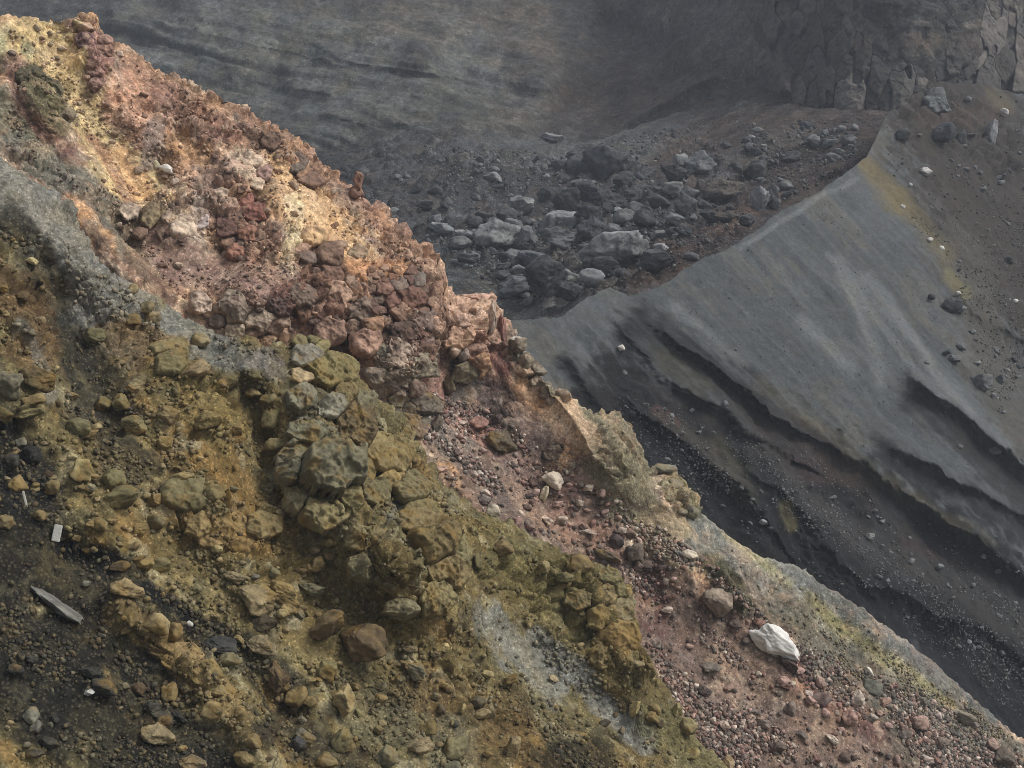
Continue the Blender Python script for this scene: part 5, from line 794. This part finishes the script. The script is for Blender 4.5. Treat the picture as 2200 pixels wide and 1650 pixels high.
IF12 = np.array([(0, 11, 5), (0, 5, 1), (0, 1, 7), (0, 7, 10), (0, 10, 11), (1, 5, 9), (5, 11, 4), (11, 10, 2), (10, 7, 6), (7, 1, 8), (3, 9, 4), (3, 4, 2), (3, 2, 6), (3, 6, 8), (3, 8, 9), (4, 9, 5), (2, 4, 11), (6, 2, 10), (8, 6, 7), (9, 8, 1)])
gmat = rock_material('gravel', (0.10, 0.085, 0.06), 0.35, (0.4, 0.38, 0.34), 4.0, attr=True)
gravel('gravel', 'ochre and dark gravel strewn over the near slope', POLY1, 9500, 3, 17, [OL, OC, TN, GR, DG, OL, OC, BR], (0,), (60, 301), gmat, power=2.0, own=.62)
gravel('gravel', 'pink red and grey gravel of the scree', POLY2, 9500, 3, 15, [SP, SR, SG, SW, SD, SR, SG, (84, 80, 76)], (1,), (70, 302), gmat, own=.25, power=2.0)
gravel('gravel', 'crumbs of red and cream rock on the coloured ridge', POLYR, 3500, 2.5, 12, [RB, RP, RD, RW, RG], (1,), (45, 303), gmat, own=.5)
gravel('rubble', 'dark rubble between the boulders of the boulder field', POLYC, 4000, 2.5, 12, [TL, TM, TD, TD], (3,), (60, 304), gmat)
gravel('gravel', 'grey gravel on the black gully slopes', POLYB, 4500, 2.2, 7, [TM, TL, TD, (120, 120, 118)], (2,), (50, 305), gmat, own=.2)
gravel('gravel', 'dark and pale gravel on the brown slope above the ash fan', POLYU, 2000, 2.2, 7, [TM, TL, TD, (60, 52, 46)], (2,), (60, 306), gmat)
gravel('gravel', 'sparse pebbles on the grey ash fan', POLYF, 600, 2.0, 5, [(84, 86, 86), (96, 98, 97), (70, 72, 72)], (2,), (34, 307), gmat, own=.5)
gravel('gravel', 'fine pebbles on the ash spur with the yellow streak', POLYA, 2600, 2.4, 10, [GG, OL, TN, SG], (1,), (60, 308), gmat)
gravel('rubble', 'far pale specks of rubble below the crater wall', POLYD, 700, 2.0, 4.5, [TL, TM], (3, 4), (60, 309), gmat)
print('gravel %.1fs' % (time.time() - T0))

# ------------------------------------------------------------------ the air in the crater
hz = bpy.data.meshes.new('haze'); bm = bmesh.new(); bmesh.ops.create_cube(bm, size=1.0); bm.to_mesh(hz); bm.free()
ho = bpy.data.objects.new('haze', hz); col.objects.link(ho); ho['kind'] = 'stuff'; ho['label'] = 'thin bluish mist filling the crater'; ho['category'] = 'haze'
zlo, zhi = -38.0, max(float(VV[:, 2].max()), 60.0) + 3.0
xm = max(340.0, float(np.abs(VV[:, 0]).max()) + 5); ylo, yhi = -45.0, max(425.0, float(VV[:, 1].max()) + 5)
ho.scale = (2 * xm, yhi - ylo, zhi - zlo); ho.location = (0, (ylo + yhi) / 2, (zlo + zhi) / 2)
hm = bpy.data.materials.new('haze_air'); hm.use_nodes = True; nt = hm.node_tree; nt.nodes.clear()
vo = nt.nodes.new('ShaderNodeVolumePrincipled'); vo.inputs['Color'].default_value = (0.80, 0.88, 1.0, 1); vo.inputs['Density'].default_value = 0.0004; vo.inputs['Anisotropy'].default_value = 0.0
oo = nt.nodes.new('ShaderNodeOutputMaterial'); nt.links.new(vo.outputs[0], oo.inputs['Volume']); hz.materials.append(hm)
print('haze box', ho.location[:], ho.scale[:], 'total %.1fs' % (time.time() - T0), 'tris', sum(len(m.loops) - 2 * len(m.polygons) for m in bpy.data.meshes))
